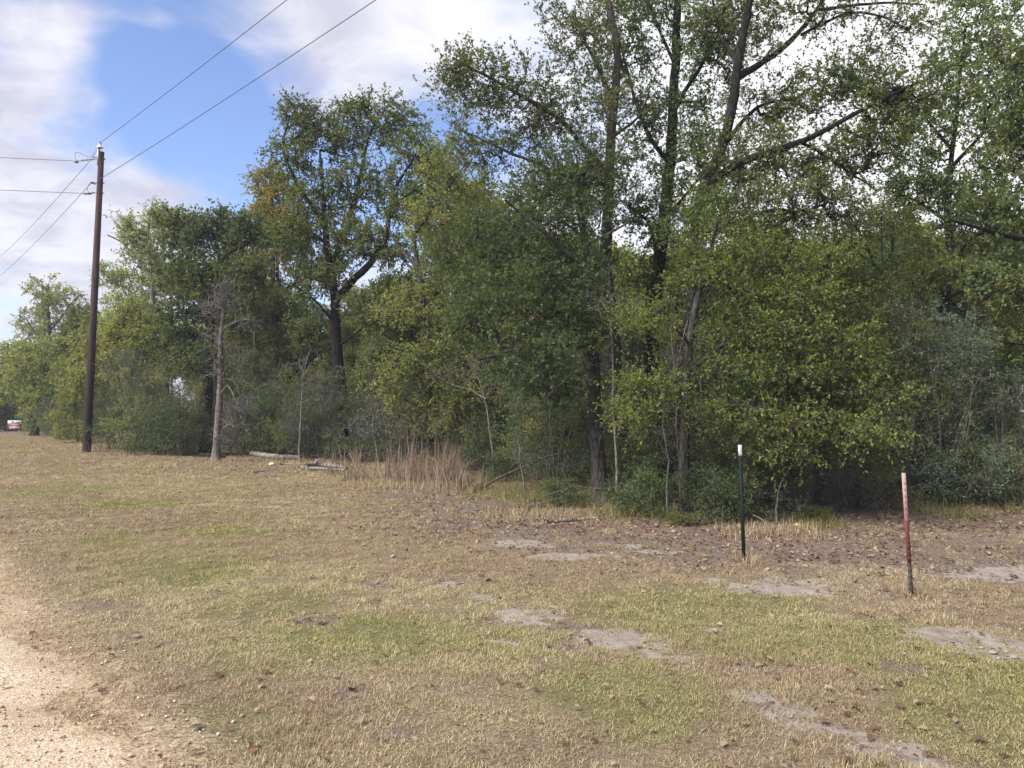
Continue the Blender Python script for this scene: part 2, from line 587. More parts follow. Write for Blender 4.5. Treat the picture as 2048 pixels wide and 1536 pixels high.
# gravel road along the left: a sheet with a ragged edge, just above the soil
m_gr, g = mat('gravel')
pos = g.n('ShaderNodeTexCoord').outputs['Object']
vo = g.n('ShaderNodeTexVoronoi')
vo.inputs['Scale'].default_value = 120
g.put(vo.inputs['Vector'], pos)
sx = g.n('ShaderNodeSeparateXYZ')
g.put(sx.inputs[0], vo.outputs['Color'])
nl = g.noise(pos, 1.6, 6, .65)
c = g.ramp(sx.outputs[0], [(0, (.25, .175, .11)), (.4, (.44, .325, .205)), (.8, (.55, .435, .30)), (1, (.64, .55, .45))])
c = g.mix(g.math('MULTIPLY', g.step(nl, .42, .62), .5), c, (.36, .265, .165))
finish(g, c, .9, .2, g.math('MULTIPLY', vo.outputs['Distance'], -1.0), .35, .01)
e = (ROAD_B - ROAD_A) / np.linalg.norm(ROAD_B - ROAD_A)
nrm = np.array([-e[1], e[0]])           # to the left of the edge
s_ = np.concatenate([np.arange(-8, 12, .08), np.arange(12, 14, .1), np.arange(14, 120, .8)])
w_ = np.concatenate([np.arange(0, 2.0, .08), [2.2, 2.6, 3.2, 4.4, 5.6]])
rag = .55 * (fbm(s_, s_ * 0 + 3.3, 1.6, 77, 5) - .5) * 2
RV = ROAD_A[None, None] + e * s_[:, None, None] + nrm * (w_[None, :, None] + rag[:, None, None] * np.clip(1 - w_ / 2, 0, 1)[None, :, None])
RV = RV.reshape(-1, 2)
rz_ = gz(RV[:, 0], RV[:, 1])
rise = np.tile(np.where(w_ == 0, -.03, -.02 + .05 * np.clip(w_ / .9, 0, 1)), len(s_)) + .05 * (fbm(RV[:, 0], RV[:, 1], .45, 121, 4) - .5) * np.tile(np.clip(1.6 - w_, 0, 1), len(s_))
k = len(w_)
ii = (np.arange(len(s_) - 1)[:, None] * k + np.arange(k - 1)[None]).ravel()
road = obj('gravel_road', mesh('gravel_road', np.column_stack([RV, rz_ + rise]), np.stack([ii, ii + 1, ii + k + 1, ii + k], 1)[:, ::-1], [m_gr], None, None, True))
tag(road, kind='structure')


def off_road(x, y):                     # + on the lawn, - on the gravel
    return -((np.asarray(x) - ROAD_A[0]) * nrm[0] + (np.asarray(y) - ROAD_A[1]) * nrm[1])


# ------------------------------------------------------------------ scatter by geometry nodes (uncountable stuff only)
def scatter(name, proto_me, P, rot, scl, attrs, kind='stuff', label=None, cat=None):
    me = bpy.data.meshes.new(name)
    me.vertices.add(len(P))
    me.vertices.foreach_set('co', np.asarray(P, np.float32).ravel())
    for kk, typ, a in [('rot', 'FLOAT_VECTOR', rot), ('scl', 'FLOAT_VECTOR', scl)]:
        at_ = me.attributes.new(kk, typ, 'POINT')
        at_.data.foreach_set('vector', np.asarray(a, np.float32).ravel())
    for kk, a in attrs.items():
        at_ = me.attributes.new(kk, 'FLOAT', 'POINT')
        at_.data.foreach_set('value', np.asarray(a, np.float32))
    po = bpy.data.objects.new(name + '_piece', proto_me)      # the piece itself is not put into the scene
    ng = bpy.data.node_groups.new(name, 'GeometryNodeTree')
    ng.interface.new_socket('Geometry', in_out='INPUT', socket_type='NodeSocketGeometry')
    ng.interface.new_socket('Geometry', in_out='OUTPUT', socket_type='NodeSocketGeometry')
    N, L = ng.nodes, ng.links
    gi, go = N.new('NodeGroupInput'), N.new('NodeGroupOutput')
    ip = N.new('GeometryNodeInstanceOnPoints')
    oi = N.new('GeometryNodeObjectInfo')
    oi.inputs[0].default_value = po
    ra = N.new('GeometryNodeInputNamedAttribute')
    ra.data_type = 'FLOAT_VECTOR'
    ra.inputs[0].default_value = 'rot'
    sa = N.new('GeometryNodeInputNamedAttribute')
    sa.data_type = 'FLOAT_VECTOR'
    sa.inputs[0].default_value = 'scl'
    er = N.new('FunctionNodeEulerToRotation')
    L.new(ra.outputs[0], er.inputs[0])
    L.new(gi.outputs[0], ip.inputs['Points'])
    L.new(oi.outputs['Geometry'], ip.inputs['Instance'])
    L.new(er.outputs[0], ip.inputs['Rotation'])
    L.new(sa.outputs[0], ip.inputs['Scale'])
    L.new(ip.outputs[0], go.inputs[0])
    o = obj(name, me)
    md = o.modifiers.new('scatter', 'NODES')
    md.node_group = ng
    tag(o, label, cat, None, kind)
    return o


rng = np.random.default_rng(4)


def tuft(n, h, lie, w, seed, rad):
    r = np.random.default_rng(seed)
    V, F = [], []
    for i in range(n):
        a, q = r.uniform(0, 2 * np.pi), rad * math.sqrt(r.uniform())
        b = np.array([q * math.cos(a), q * math.sin(a), -0.006])
        L = h * r.uniform(.45, 1.25)
        a2 = r.uniform(0, 2 * np.pi)
        dr = np.array([math.cos(a2), math.sin(a2), 0])
        ln = np.clip(r.normal(lie, .25), .05, 1.35)
        p1 = b + L * .55 * (dr * math.sin(ln * .7) + np.array([0, 0, math.cos(ln * .7)]))
        p2 = p1 + L * .5 * (dr * math.sin(ln * 1.35) + np.array([0, 0, math.cos(ln * 1.35)]))
        sd = np.array([-dr[1], dr[0], 0]) * w * r.uniform(.6, 1.3) * .5
        k = len(V)
        V += [b - sd, b + sd, p1 + sd * .8, p1 - sd * .8, p2]
        F += [(k, k + 1, k + 2), (k, k + 2, k + 3), (k + 3, k + 2, k + 4)]
    V = np.array(V)
    rn = np.repeat(r.uniform(0, 1, n), 5)
    return V, np.array(F), rn


def grass_mat(name):
    m, g = mat(name)
    gr = g.attr('tone', 'INSTANCER')
    rn = g.attr('rnd')
    dry = g.ramp(rn, [(0, (.17, .122, .068)), (.4, (.44, .35, .205)), (.8, (.64, .535, .335)), (1, (.75, .66, .47))])
    gre = g.ramp(rn, [(0, (.135, .132, .040)), (.45, (.305, .295, .098)), (.8, (.45, .42, .165)), (1, (.60, .53, .30))])
    rust = g.ramp(rn, [(0, (.16, .105, .066)), (.5, (.39, .28, .18)), (1, (.58, .46, .32))])
    c = g.mix(g.attr('brown', 'INSTANCER'), dry, rust)
    sel = g.math('GREATER_THAN', gr, g.math('FRACT', g.math('MULTIPLY', rn, 7.31)))
    c = g.mix(sel, c, gre)
    finish(g, c, .7, .25, trans=(.28, g.mix(1.0, c, (1.2, 1.15, .8), 'MULTIPLY')))
    return m


GRASS = grass_mat('mown_grass')
NB_BL = 66


def grass_points(y0, y1, dens, seed):
    r = np.random.default_rng(seed)
    xm = .72 * y1 + 2.0
    n = int(2 * xm * (y1 - y0) * dens)
    x, y = r.uniform(-xm, xm, n), r.uniform(y0, y1, n)
    keep = np.abs(x) < .72 * y + 2.0
    x, y = x[keep], y[keep]
    s, d, gq, l = z_sand(x, y), z_dark(x, y), z_green(x, y), z_litter(x, y)
    ei, ro = inside(x, y), off_road(x, y)
    p = (1 - .76 * s) * (1 - .78 * d) * (1 - .72 * l)
    thin = .5 * fbm(x, y, .7, 61, 3) + .5 * fbm(x, y, .22, 62, 2)
    p *= np.clip(.62 + 2.6 * (thin - .42), .10, 1.0)
    p *= 1 - .85 * sstep(ei, .5, 4)
    p *= 1 - .95 * sstep(-ro + .8 * (fbm(x, y, .8, 88, 4) - .5) * 2, -.75, .45)
    keep = r.uniform(0, 1, len(x)) < p
    gq = gq * sstep(ro, .3, 1.8)
    return x[keep], y[keep], gq[keep], ei[keep]


cut = 0
for y0, y1, dens, sc in ((2.3, 6.0, 400, .80), (6.0, 10.0, 220, .95), (10.0, 18.0, 75, 1.25), (18.0, 48.0, 16, 2.0)):
    x, y, gq, ei = grass_points(y0, y1, dens, 100 + cut)
    n = len(x)
    sel = rng.integers(0, 3, n)
    hh = sc * rng.uniform(.6, 1.25, n) * (.28 + 1.1 * fbm(x, y, .3, 71, 3))
    hh *= np.where(fbm(x, y, .35, 73, 2) > .66, 1.6, 1.0)
    wh = sc * rng.uniform(.85, 1.2, n)
    brown = np.clip(sstep(fbm(x, y, 2.2, 91, 3), .38, .6) * .85 + .5 * z_dark(x, y) + .35 * sstep(y, 7, 11), 0, 1)
    for kk in range(3):
        q = sel == kk
        V, F, rn = tuft(NB_BL, (.036, .050, .048)[kk], (.75, 1.05, 1.25)[kk], .0034 if sc < 1.1 else .0048, 7 + kk + cut * 3, .085)
        me = mesh('grass_tuft', V, F, [GRASS], None, {'rnd': rn})
        scatter('grass', me, np.stack([x[q], y[q], gz(x[q], y[q])], 1),
                np.stack([rng.normal(0, .08, q.sum()), rng.normal(0, .08, q.sum()), rng.uniform(0, 6.28, q.sum())], 1),
                np.stack([wh[q], wh[q], hh[q]], 1), {'tone': gq[q], 'brown': brown[q]},
                label='short mown grass, part green and part dry straw', cat='grass')
    cut += 1


# ------------------------------------------------------------------ trees
def unit(v):
    return v / (np.linalg.norm(v, axis=-1, keepdims=True) + 1e-9)


def leaves(base, tdir, tlen, per, L, Wd, r, droop=.15, lobed=False, flat=.5):
    """leaf blades along twigs: verts, tris, per-vertex random"""
    B = len(base)
    t = r.uniform(.15, 1.05, (B, per))
    pos = base[:, None] + tdir[:, None] * (tlen[:, None] * t)[..., None]
    d = unit(tdir[:, None] * .55 + r.normal(0, .75, (B, per, 3)) + np.array([0, 0, -droop]))
    up = unit(r.normal(0, 1 - flat, (B, per, 3)) + np.array([0, 0, flat]))
    s = unit(np.cross(d, up))
    nrm_ = np.cross(s, d)
    pos, d, s, nrm_ = [q.reshape(-1, 3) for q in (pos, d, s, nrm_)]
    n = len(pos)
    l = (L * r.uniform(.5, 1.35, n))[:, None]
    w = (Wd * r.uniform(.7, 1.2, n))[:, None]
    fold = r.uniform(.0, .35, n)[:, None]
    curl = r.uniform(-.25, .1, n)[:, None]
    rn = r.uniform(0, 1, n)
    if not lobed:
        v = np.stack([pos, pos + d * l * .55 - s * w * .5 + nrm_ * w * fold, pos + d * l + nrm_ * l * curl,
                      pos + d * l * .55 + s * w * .5 + nrm_ * w * fold], 1)
        f = np.array([[0, 1, 2], [0, 2, 3]])
        k = 4
    else:
        v = np.stack([pos, pos + d * l * .5 - s * w * .24, pos + d * l + nrm_ * l * curl, pos + d * l * .5 + s * w * .24,
                      pos + d * l * .62 - s * w * .62 + nrm_ * w * fold, pos + d * l * .45, pos + d * l * .62 + s * w * .62 + nrm_ * w * fold, pos + d * l * .82], 1)
        f = np.array([[0, 1, 2], [0, 2, 3], [4, 5, 7], [7, 5, 6]])
        k = 8
    F = (f[None] + (np.arange(n) * k)[:, None, None]).reshape(-1, 3)
    return v.reshape(-1, 3), F, np.repeat(rn, k)


def ell(c, rad, n, r, shell=2.3):
    d = unit(r.normal(0, 1, (n, 3)))
    return np.asarray(c) + d * np.asarray(rad) * (r.uniform(0, 1, n) ** (1 / shell))[:, None]


def grow(trunks, limbs, att, r, rt=.008, rise=.1, wob=.06):
    """connect attractor points to the skeleton; returns branch paths and radii (B,7,3),(B,7)"""
    NP = 7
    nodes = [np.vstack([q for q in trunks + limbs])]
    bid = [np.full(len(nodes[0]), -1)]
    nodes, bid = nodes[0], bid[0]
    cap = 6000
    N = np.zeros((len(nodes) + len(att) * NP, 3))
    I = np.full(len(N), -1)
    N[:len(nodes)] = nodes
    cnt = len(nodes)
    d0 = np.min(np.linalg.norm(att[:, None] - nodes[None, ::2], axis=2), axis=1)
    order = np.argsort(d0)
    paths, par = [], []
    for a in att[order]:
        df = a - N[:cnt]
        dist = np.linalg.norm(df, axis=1)
        cost = dist + .35 * np.maximum(0, -df[:, 2]) + .00 * dist
        j = int(np.argmin(cost))
        s = N[j]
        ln = dist[j]
        t = np.linspace(0, 1, NP)[:, None]
        side = r.normal(0, .16, 3) * ln
        ctrl = s + (a - s) * .45 + side + np.array([0, 0, rise * ln])
        p = (1 - t) ** 2 * s + 2 * t * (1 - t) * ctrl + t ** 2 * a
        p[1:-1] += r.normal(0, wob, (NP - 2, 3)) * min(ln, 1.2) * .6
        b = len(paths)
        paths.append(p)
        par.append(int(I[j]))
        N[cnt:cnt + NP - 1] = p[1:]
        I[cnt:cnt + NP - 1] = b
        cnt += NP - 1
    B = len(paths)
    c = np.ones(B)
    for b in range(B - 1, -1, -1):
        if par[b] >= 0:
            c[par[b]] += c[b]
    r0 = rt * c ** .48
    r1 = np.maximum(rt * .55, r0 * .45)
    tt = np.linspace(0, 1, NP)[None]
    return np.array(paths), r0[:, None] * (1 - tt) + r1[:, None] * tt


STAT = {'leaf': 0, 'tri': 0}


def wood_plant(name, label, cat, group, base, trunks, limbs, lobes, leaf, bark, seed,
               L=.085, Wd=.045, tw=6, per=12, tlen=(.22, .5), rt=.008, lobed=False, droop=.15, flat=.5,
               twig_r=.0035, shell=2.3, rise=.1, sides=9, twig_mat=None, wob=.06):
    """all geometry relative to base. trunks: [(pts, r0, r1)], limbs the same, lobes: [(centre, radii, n)]"""
    r = np.random.default_rng(seed)
    root = thing(name, label, cat, base, 0, group)
    tp, lp = [], []

    def rough(P, amp):
        P = smoothline(P, .22)
        n = len(P)
        w = np.cumsum(r.normal(0, amp, (n, 3)), 0)
        w -= np.linspace(0, 1, n)[:, None] * w[-1]
        w[:, 2] *= .3
        return P + w

    for i, (P, r0, r1) in enumerate(trunks):
        P = rough(P, .012)
        t = np.linspace(0, 1, len(P))
        rad = r0 + (r1 - r0) * t
        hgt = np.linalg.norm(P - P[0], axis=1)
        rad = rad * (1 + .55 * np.exp(-hgt / .22))
        P = P.copy()
        P[0, 2] -= .12
        tp.append(P)
        mb = MB().tube(P, rad * (1 + r.normal(0, .03, len(P))), sides)
        obj('trunk', mb.build('trunk', bark, smooth=True), root)
        STAT['tri'] += len(P) * sides * 2
    for P, r0, r1 in limbs:
        P = np.asarray(P, float)
        allp = np.vstack(tp)
        j = np.argmin(np.linalg.norm(allp - P[0], axis=1))
        P = np.vstack([allp[j], P[1:]]) if np.linalg.norm(allp[j] - P[0]) < 1.0 else P
        P = rough(P, .018)
        t = np.linspace(0, 1, len(P))
        lp.append(P)
        obj('limb', MB().tube(P, (r0 + (r1 - r0) * t) * (1 + r.normal(0, .04, len(P))), 7).build('limb', bark, smooth=True), root)
        STAT['tri'] += len(P) * 14
    att = np.vstack([ell(c_, q, n, r, shell) for c_, q, n in lobes])
    skel = [P[max(1, int(len(P) * .25)):] for P in tp]
    BP, BR = grow(skel, lp, att, r, rt, rise, wob)
    bv, bq = tube(BP, BR, 3)
    # twigs
    B = len(BP)
    k = r.integers(3, 7, (B, tw))
    tb = np.take_along_axis(BP, k[..., None].repeat(3, 2), 1)
    ax = unit(BP[:, -1] - BP[:, 2])[:, None]
    td = unit(ax * .6 + r.normal(0, .62, (B, tw, 3)) + np.array([0, 0, .12]))
    tl = r.uniform(*tlen, (B, tw))
    tb, td, tl = tb.reshape(-1, 3), td.reshape(-1, 3), tl.ravel()
    bend = r.normal(0, .1, (len(tb), 3)) * tl[:, None]
    if per > 2:                         # twigs mostly hidden by their leaves stay simple
        TP = np.stack([tb, tb + td * tl[:, None]], 1)
        tv, tq = tube(TP, np.tile([[twig_r, twig_r * .45]], (len(tb), 1)), 3)
    else:
        TP = np.stack([tb, tb + td * tl[:, None] * .5 + bend, tb + td * tl[:, None]], 1)
        tv, tq = tube(TP, np.tile([[twig_r, twig_r * .8, twig_r * .4]], (len(tb), 1)), 3)
    V, F4, F3, rn = [bv, tv], [bq, tq + len(bv)], [], [np.zeros(len(bv) + len(tv))]
    mats = [twig_mat or bark]
    nq = len(bq) + len(tq)
    if leaf is not None and per > 0:
        lv, lf, lr = leaves(tb, td, tl, per, L, Wd, r, droop, lobed, flat)
        # neighbouring leaves share a tone, so the crown shows light and dark sprays
        ph = r.uniform(0, 6.28, 3)
        cx = np.sin(lv[:, 0] * 1.9 + ph[0]) + np.sin(lv[:, 1] * 1.7 + ph[1]) + np.sin(lv[:, 2] * 2.1 + ph[2])
        rust = lr > .972
        lr = np.where(rust, lr, np.clip(lr * .86 + .07 * cx, 0, .90))
        V.append(lv)
        F3 = lf + len(bv) + len(tv)
        rn.append(lr)
        mats.append(leaf)
        STAT['leaf'] += len(lv) // (8 if lobed else 4)
    F4 = np.vstack(F4)
    nt3 = len(F3)
    STAT['tri'] += nq * 2 + nt3
    fl = [F4] + ([F3] if nt3 else [])
    mi = np.concatenate([np.zeros(nq, int), np.ones(nt3, int)])
    me = mesh('crown', np.vstack(V), fl, mats, mi, {'rnd': np.concatenate(rn)}, mi == 0)
    obj('crown', me, root)
    return root


def px_tree(name, label, group, d, trunk, limbs, lobes, leaf, bark, seed, r0, r1, cat='tree', gpx=None, more=(), **kw):
    """photo-pixel outline at d metres; trunk [(px,py[,dy])], limbs [(pts, r0, r1)], lobes [(px,py,rx,ry,dy,n[,depth radius])]"""
    b = at(trunk[0][0], trunk[0][1], d)
    bx, by = (b[0], d)
    bz = gz1(bx, by)
    base = np.array([bx, by, bz])

    def cv_(p):
        dy = p[2] if len(p) > 2 else 0.0
        return at(p[0], p[1], d + dy) - base

    T = [cv_(p) for p in trunk]
    T[0] = np.zeros(3)
    trunks = [(np.array(T), r0, r1)]
    for P, a, b_ in more:
        Q = [cv_(p) for p in P]
        trunks.append((np.array(Q), a, b_))
    LM = [(np.array([cv_(p) for p in P]), a, b_) for P, a, b_ in limbs]
    LB = []
    for lo in lobes:
        px, py, rx, ry, dy, n = lo[:6]
        dd = d + dy
        c_ = at(px, py, dd) - base
        q = (rx * dd / FPX, (lo[6] if len(lo) > 6 else .75 * min(rx, ry * 1.3) * dd / FPX), ry * dd / FPX)
        LB.append((c_, q, n))
    return wood_plant(name, label, cat, group, tuple(base), trunks, LM, LB, leaf, bark, seed, **kw)


def base_py(d):                         # photo row of the ground d metres ahead
    lo, hi = 824.0, 1536.0
    for _ in range(40):
        m_ = (lo + hi) / 2
        if onground(1024, m_)[1] > d:
            lo = m_
        else:
            hi = m_
    return lo


# --- the edge of the wood, right to left
px_tree('oak_tree', 'tall straight dark-trunked oak rising behind the yellow-green elm', None, 16.0,
        [(1312, base_py(16)), (1310, 760), (1316, 600), (1330, 470, .2), (1340, 330, .3), (1350, 180, .3), (1353, 40, .3), (1356, -120, .3)],
        [([(1325, 500), (1290, 440, -.4), (1240, 400, -.9)], .05, .02), ([(1338, 330), (1290, 260, .5), (1262, 180, .8), (1240, 90, 1)], .055, .02),
         ([(1318, 600), (1270, 632, -.3), (1225, 625, -.6)], .05, .02), ([(1348, 210), (1400, 140, -.5), (1440, 70, -.8), (1500, 10, -1)], .05, .02),
         ([(1332, 430), (1380, 380, -.8), (1420, 330, -1.2)], .04, .02), ([(1350, 120), (1310, 40, .4), (1280, -40, .6)], .04, .02)],
        [(1330, 250, 106, 100, 0, 81), (1260, 150, 89, 112, .5, 67), (1420, 130, 100, 112, -.6, 74), (1300, 420, 100, 89, -.5, 74), (1350, 20, 123, 100, 0, 81),
         (1400, 330, 89, 78, -1, 54), (1330, 560, 89, 67, -.4, 37), (1250, 20, 78, 100, .6, 54)],
        OAKD, BARKD, 11, .19, .07, L=.080, Wd=.058, tw=5, per=8, lobed=True)

px_tree('oak_tree', 'slender leaning oak with a bare grey upper trunk behind the dense dark oak', None, 15.2,
        [(1246, base_py(15.2)), (1238, 800), (1228, 660), (1212, 520), (1222, 400, .2), (1226, 250, .2), (1236, 100, .3), (1200, -60, .3)],
        [([(1224, 350), (1130, 250, -.5), (1010, 175, -.8), (905, 115, -.9)], .06, .02), ([(1222, 420), (1120, 350, .4), (1010, 300, .8), (920, 260, 1)], .05, .02),
         ([(1230, 200), (1180, 110, .2), (1150, 30, .3)], .05, .02), ([(1214, 520), (1150, 460, .6), (1080, 420, .8)], .05, .02),
         ([(1226, 280), (1280, 230, -.4), (1300, 180, -.6)], .035, .015)],
        [(985, 165, 128, 84, -.8, 80), (920, 150, 61, 56, -.9, 28), (1080, 240, 123, 89, -.4, 72), (960, 290, 95, 67, .8, 49), (1160, 60, 95, 100, .2, 71),
         (1210, 210, 89, 89, 0, 46), (1060, 400, 123, 78, .6, 65), (1170, 350, 89, 78, 0, 46)],
        OAK, BARK, 12, .17, .06, L=.078, Wd=.056, tw=5, per=8, lobed=True, shell=1.8)

px_tree('oak_tree', 'dense dark rust-flecked oak with grey trunk standing at the lawn edge', None, 13.9,
        [(1200, base_py(13.9)), (1192, 900), (1186, 760), (1180, 640), (1172, 520), (1160, 420, .2), (1150, 330, .3)],
        [([(1184, 690), (1120, 690, -.3), (1030, 700, -.7), (955, 720, -1)], .05, .018), ([(1182, 640), (1110, 560, .3), (1020, 500, .5), (930, 470, .6)], .06, .02),
         ([(1176, 560), (1100, 470, -.6), (1010, 400, -.9)], .05, .018), ([(1170, 500), (1230, 460, -.5), (1260, 440, -.7)], .035, .015),
         ([(1184, 720), (1130, 760, -.8), (1090, 800, -1.1)], .035, .015)],
        [(1150, 420, 95, 95, 0, 75), (1040, 470, 120, 90, .2, 80), (940, 500, 80, 80, .5, 45), (1120, 580, 105, 85, -.4, 75), (1010, 620, 120, 80, -.3, 75),
         (1160, 660, 62, 75, -.5, 40), (1060, 720, 115, 60, -.8, 60), (1120, 780, 70, 40, -.7, 24), (1120, 340, 85, 65, .2, 58), (1220, 350, 70, 60, .4, 34), (940, 650, 70, 60, 0, 30),
         (1200, 540, 35, 50, -.5, 12)],
        OAKD, BARK, 13, .15, .05, L=.078, Wd=.054, tw=6, per=7, lobed=True)

px_tree('oak_tree', 'big forked oak with long rising limbs above the yellow-green elm', None, 14.2,
        [(1352, base_py(14.2)), (1365, 760), (1388, 600), (1398, 470), (1412, 380), (1445, 300, -.2), (1470, 190, -.3), (1482, 100, -.3), (1505, -20, -.3), (1520, -140, -.3)],
        [([(1412, 390), (1480, 325, -.6), (1560, 298, -1.0), (1650, 262, -1.3), (1745, 208, -1.5), (1835, 165, -1.6)], .085, .02),
         ([(1474, 180), (1520, 132, .3), (1580, 85, .6), (1640, 15, .8), (1680, -60, .9)], .075, .025),
         ([(1478, 150), (1440, 60, .4), (1420, -30, .6)], .045, .02), ([(1450, 300), (1520, 215, .8), (1600, 195, 1.2), (1640, 160, 1.4)], .05, .018),
         ([(1400, 470), (1480, 440, -.9), (1560, 420, -1.4), (1640, 440, -1.7)], .05, .018), ([(1600, 70, .7), (1690, 30, .9), (1760, 35, 1.1), (1830, 70, 1.2)], .035, .014),
         ([(1600, 285, -1.1), (1680, 330, -1), (1740, 370, -.9)], .03, .014), ([(1640, 20, .8), (1740, 5, 1), (1850, 10, 1.2)], .035, .015)],
        [(1560, 215, 112, 67, .6, 66), (1690, 170, 123, 67, -.6, 72), (1800, 190, 100, 67, -1.4, 63), (1600, 320, 123, 61, -.9, 63), (1720, 300, 100, 67, -1, 57),
         (1480, 330, 89, 78, -.4, 60), (1510, 60, 78, 78, .2, 45), (1430, 50, 67, 89, .5, 42), (1650, 20, 100, 56, .8, 39), (1800, 60, 89, 56, 1.1, 39),
         (1560, 430, 123, 56, -1.3, 57), (1440, 430, 78, 67, -.5, 45), (1560, -50, 145, 67, .4, 45), (1660, 400, 78, 50, -1.4, 33)],
        OAK, BARKD, 14, .17, .05, L=.080, Wd=.056, tw=5, per=8, lobed=True, shell=2.0)

px_tree('elm_tree', 'yellow-green elm with low spreading boughs beside the green steel post', None, 12.4,
        [(1376, base_py(12.4)), (1372, 900), (1376, 780), (1384, 660), (1402, 570), (1420, 500, .2), (1440, 430, .3)],
        [([(1378, 740), (1440, 690, -.4), (1520, 660, -.8), (1610, 640, -.9)], .04, .012), ([(1382, 680), (1340, 640, -.5), (1290, 620, -.8)], .03, .012),
         ([(1376, 800), (1320, 780, -.7), (1270, 800, -1.1)], .03, .01), ([(1376, 830), (1460, 810, -.8), (1560, 830, -1.2), (1680, 860, -1.4)], .04, .01),
         ([(1402, 570), (1480, 540, -.3), (1570, 530, -.5)], .035, .012), ([(1420, 500), (1380, 460, .3), (1340, 420, .5)], .03, .012)],
        [(1290, 640, 75, 28, -0.6, 26, 1.1), (1300, 770, 80, 30, -1.0, 30, 1.1), (1262, 828, 60, 24, -1.1, 18, 1.1), (1420, 560, 90, 30, -0.2, 34, 1.1), (1480, 500, 110, 34, -0.2, 47, 1.1), (1560, 600, 120, 32, -0.5, 49, 1.1), (1470, 660, 100, 30, -0.5, 38, 1.1), (1600, 680, 120, 30, -0.8, 46, 1.1), (1490, 745, 110, 30, -0.9, 42, 1.1), (1620, 770, 130, 32, -1.0, 53, 1.1), (1455, 830, 100, 28, -1.1, 35, 1.1), (1580, 845, 140, 30, -1.2, 53, 1.1), (1710, 872, 85, 24, -1.3, 26, 1.1), (1560, 905, 90, 18, -1.2, 20, 1.1), (1690, 720, 80, 30, -0.8, 30, 1.1), (1390, 440, 80, 40, 0.2, 41, 1.1), (1610, 530, 80, 34, -0.3, 34, 1.1), (1740, 800, 60, 24, -1.1, 18, 1.1)],
        ELM, BARK, 15, .10, .03, L=.058, Wd=.033, tw=7, per=10, tlen=(.2, .5), rt=.005, flat=.75, rise=-.02)

px_tree('elm_tree', 'taller yellow-flecked elm between the green post and the grey-green bush', None, 13.4,
        [(1640, base_py(13.4)), (1640, 900), (1650, 780), (1640, 680), (1650, 580), (1660, 500)],
        [([(1648, 760), (1700, 700, -.3), (1760, 660, -.4)], .03, .012), ([(1642, 680), (1590, 600, .4), (1560, 540, .6)], .03, .012), ([(1646, 620), (1700, 560, .3), (1740, 530, .5)], .025, .01)],
        [(1680, 640, 100, 80, 0, 75), (1620, 540, 90, 60, .3, 52), (1740, 740, 75, 80, -.2, 52), (1640, 760, 90, 80, 0, 52), (1710, 560, 70, 50, .3, 32), (1560, 480, 90, 50, .5, 36)],
        ELM, BARK, 16, .07, .025, L=.056, Wd=.032, tw=7, per=11, tlen=(.2, .5), rt=.005, flat=.7)

px_tree('oak_tree', 'dark-trunked oak behind the grey-green bush, limbs spreading over the red post side', None, 17.5,
        [(1884, base_py(17.5)), (1884, 740), (1886, 620), (1896, 500), (1888, 420), (1895, 320, .3), (1910, 200, .4), (1930, 60, .4)],
        [([(1894, 520), (1950, 470, -.5), (2040, 450, -.9), (2120, 470, -1.2)], .06, .02), ([(1890, 440), (1830, 400, .5), (1770, 380, .8)], .05, .018),
         ([(1896, 330), (1970, 260, -.3), (2040, 200, -.6)], .05, .02), ([(1900, 280), (1830, 220, .6), (1770, 190, .8)], .045, .018), ([(1888, 600), (1960, 560, .4), (2030, 540, .6)], .04, .015)],
        [(1930, 180, 112, 95, 0, 78), (1830, 260, 100, 78, .5, 63), (2010, 260, 100, 89, -.5, 69), (1880, 370, 112, 72, .2, 69), (1990, 400, 112, 67, -.6, 63),
         (1800, 400, 78, 56, .7, 39), (1970, 90, 123, 89, 0, 69), (2030, 520, 89, 56, 0, 39), (1900, 480, 78, 44, .2, 27), (1960, -10, 123, 67, .2, 45)],
        OAK, BARKD, 17, .16, .02, L=.085, Wd=.052, tw=6, per=8, shell=1.9)

px_tree('oak_tree', 'small dark Y-forked tree with fine branches behind the elms', None, 16.5,
        [(1792, base_py(16.5)), (1785, 760), (1778, 640), (1762, 575), (1752, 530)],
        [([(1760, 570), (1740, 500, -.2), (1712, 450, -.4), (1690, 420, -.5)], .04, .012), ([(1760, 560), (1782, 500, .2), (1785, 450, .4), (1800, 410, .5)], .04, .012),
         ([(1738, 500), (1690, 480, .3), (1650, 470, .4)], .022, .01)],
        [(1700, 450, 80, 55, -.2, 48), (1790, 450, 60, 55, .3, 32), (1650, 500, 60, 50, .3, 26), (1740, 600, 80, 50, -.2, 26), (1810, 560, 60, 50, .2, 22)],
        OLIVE, BARKD, 18, .10, .05, L=.06, Wd=.034, tw=7, per=9, rt=.006)

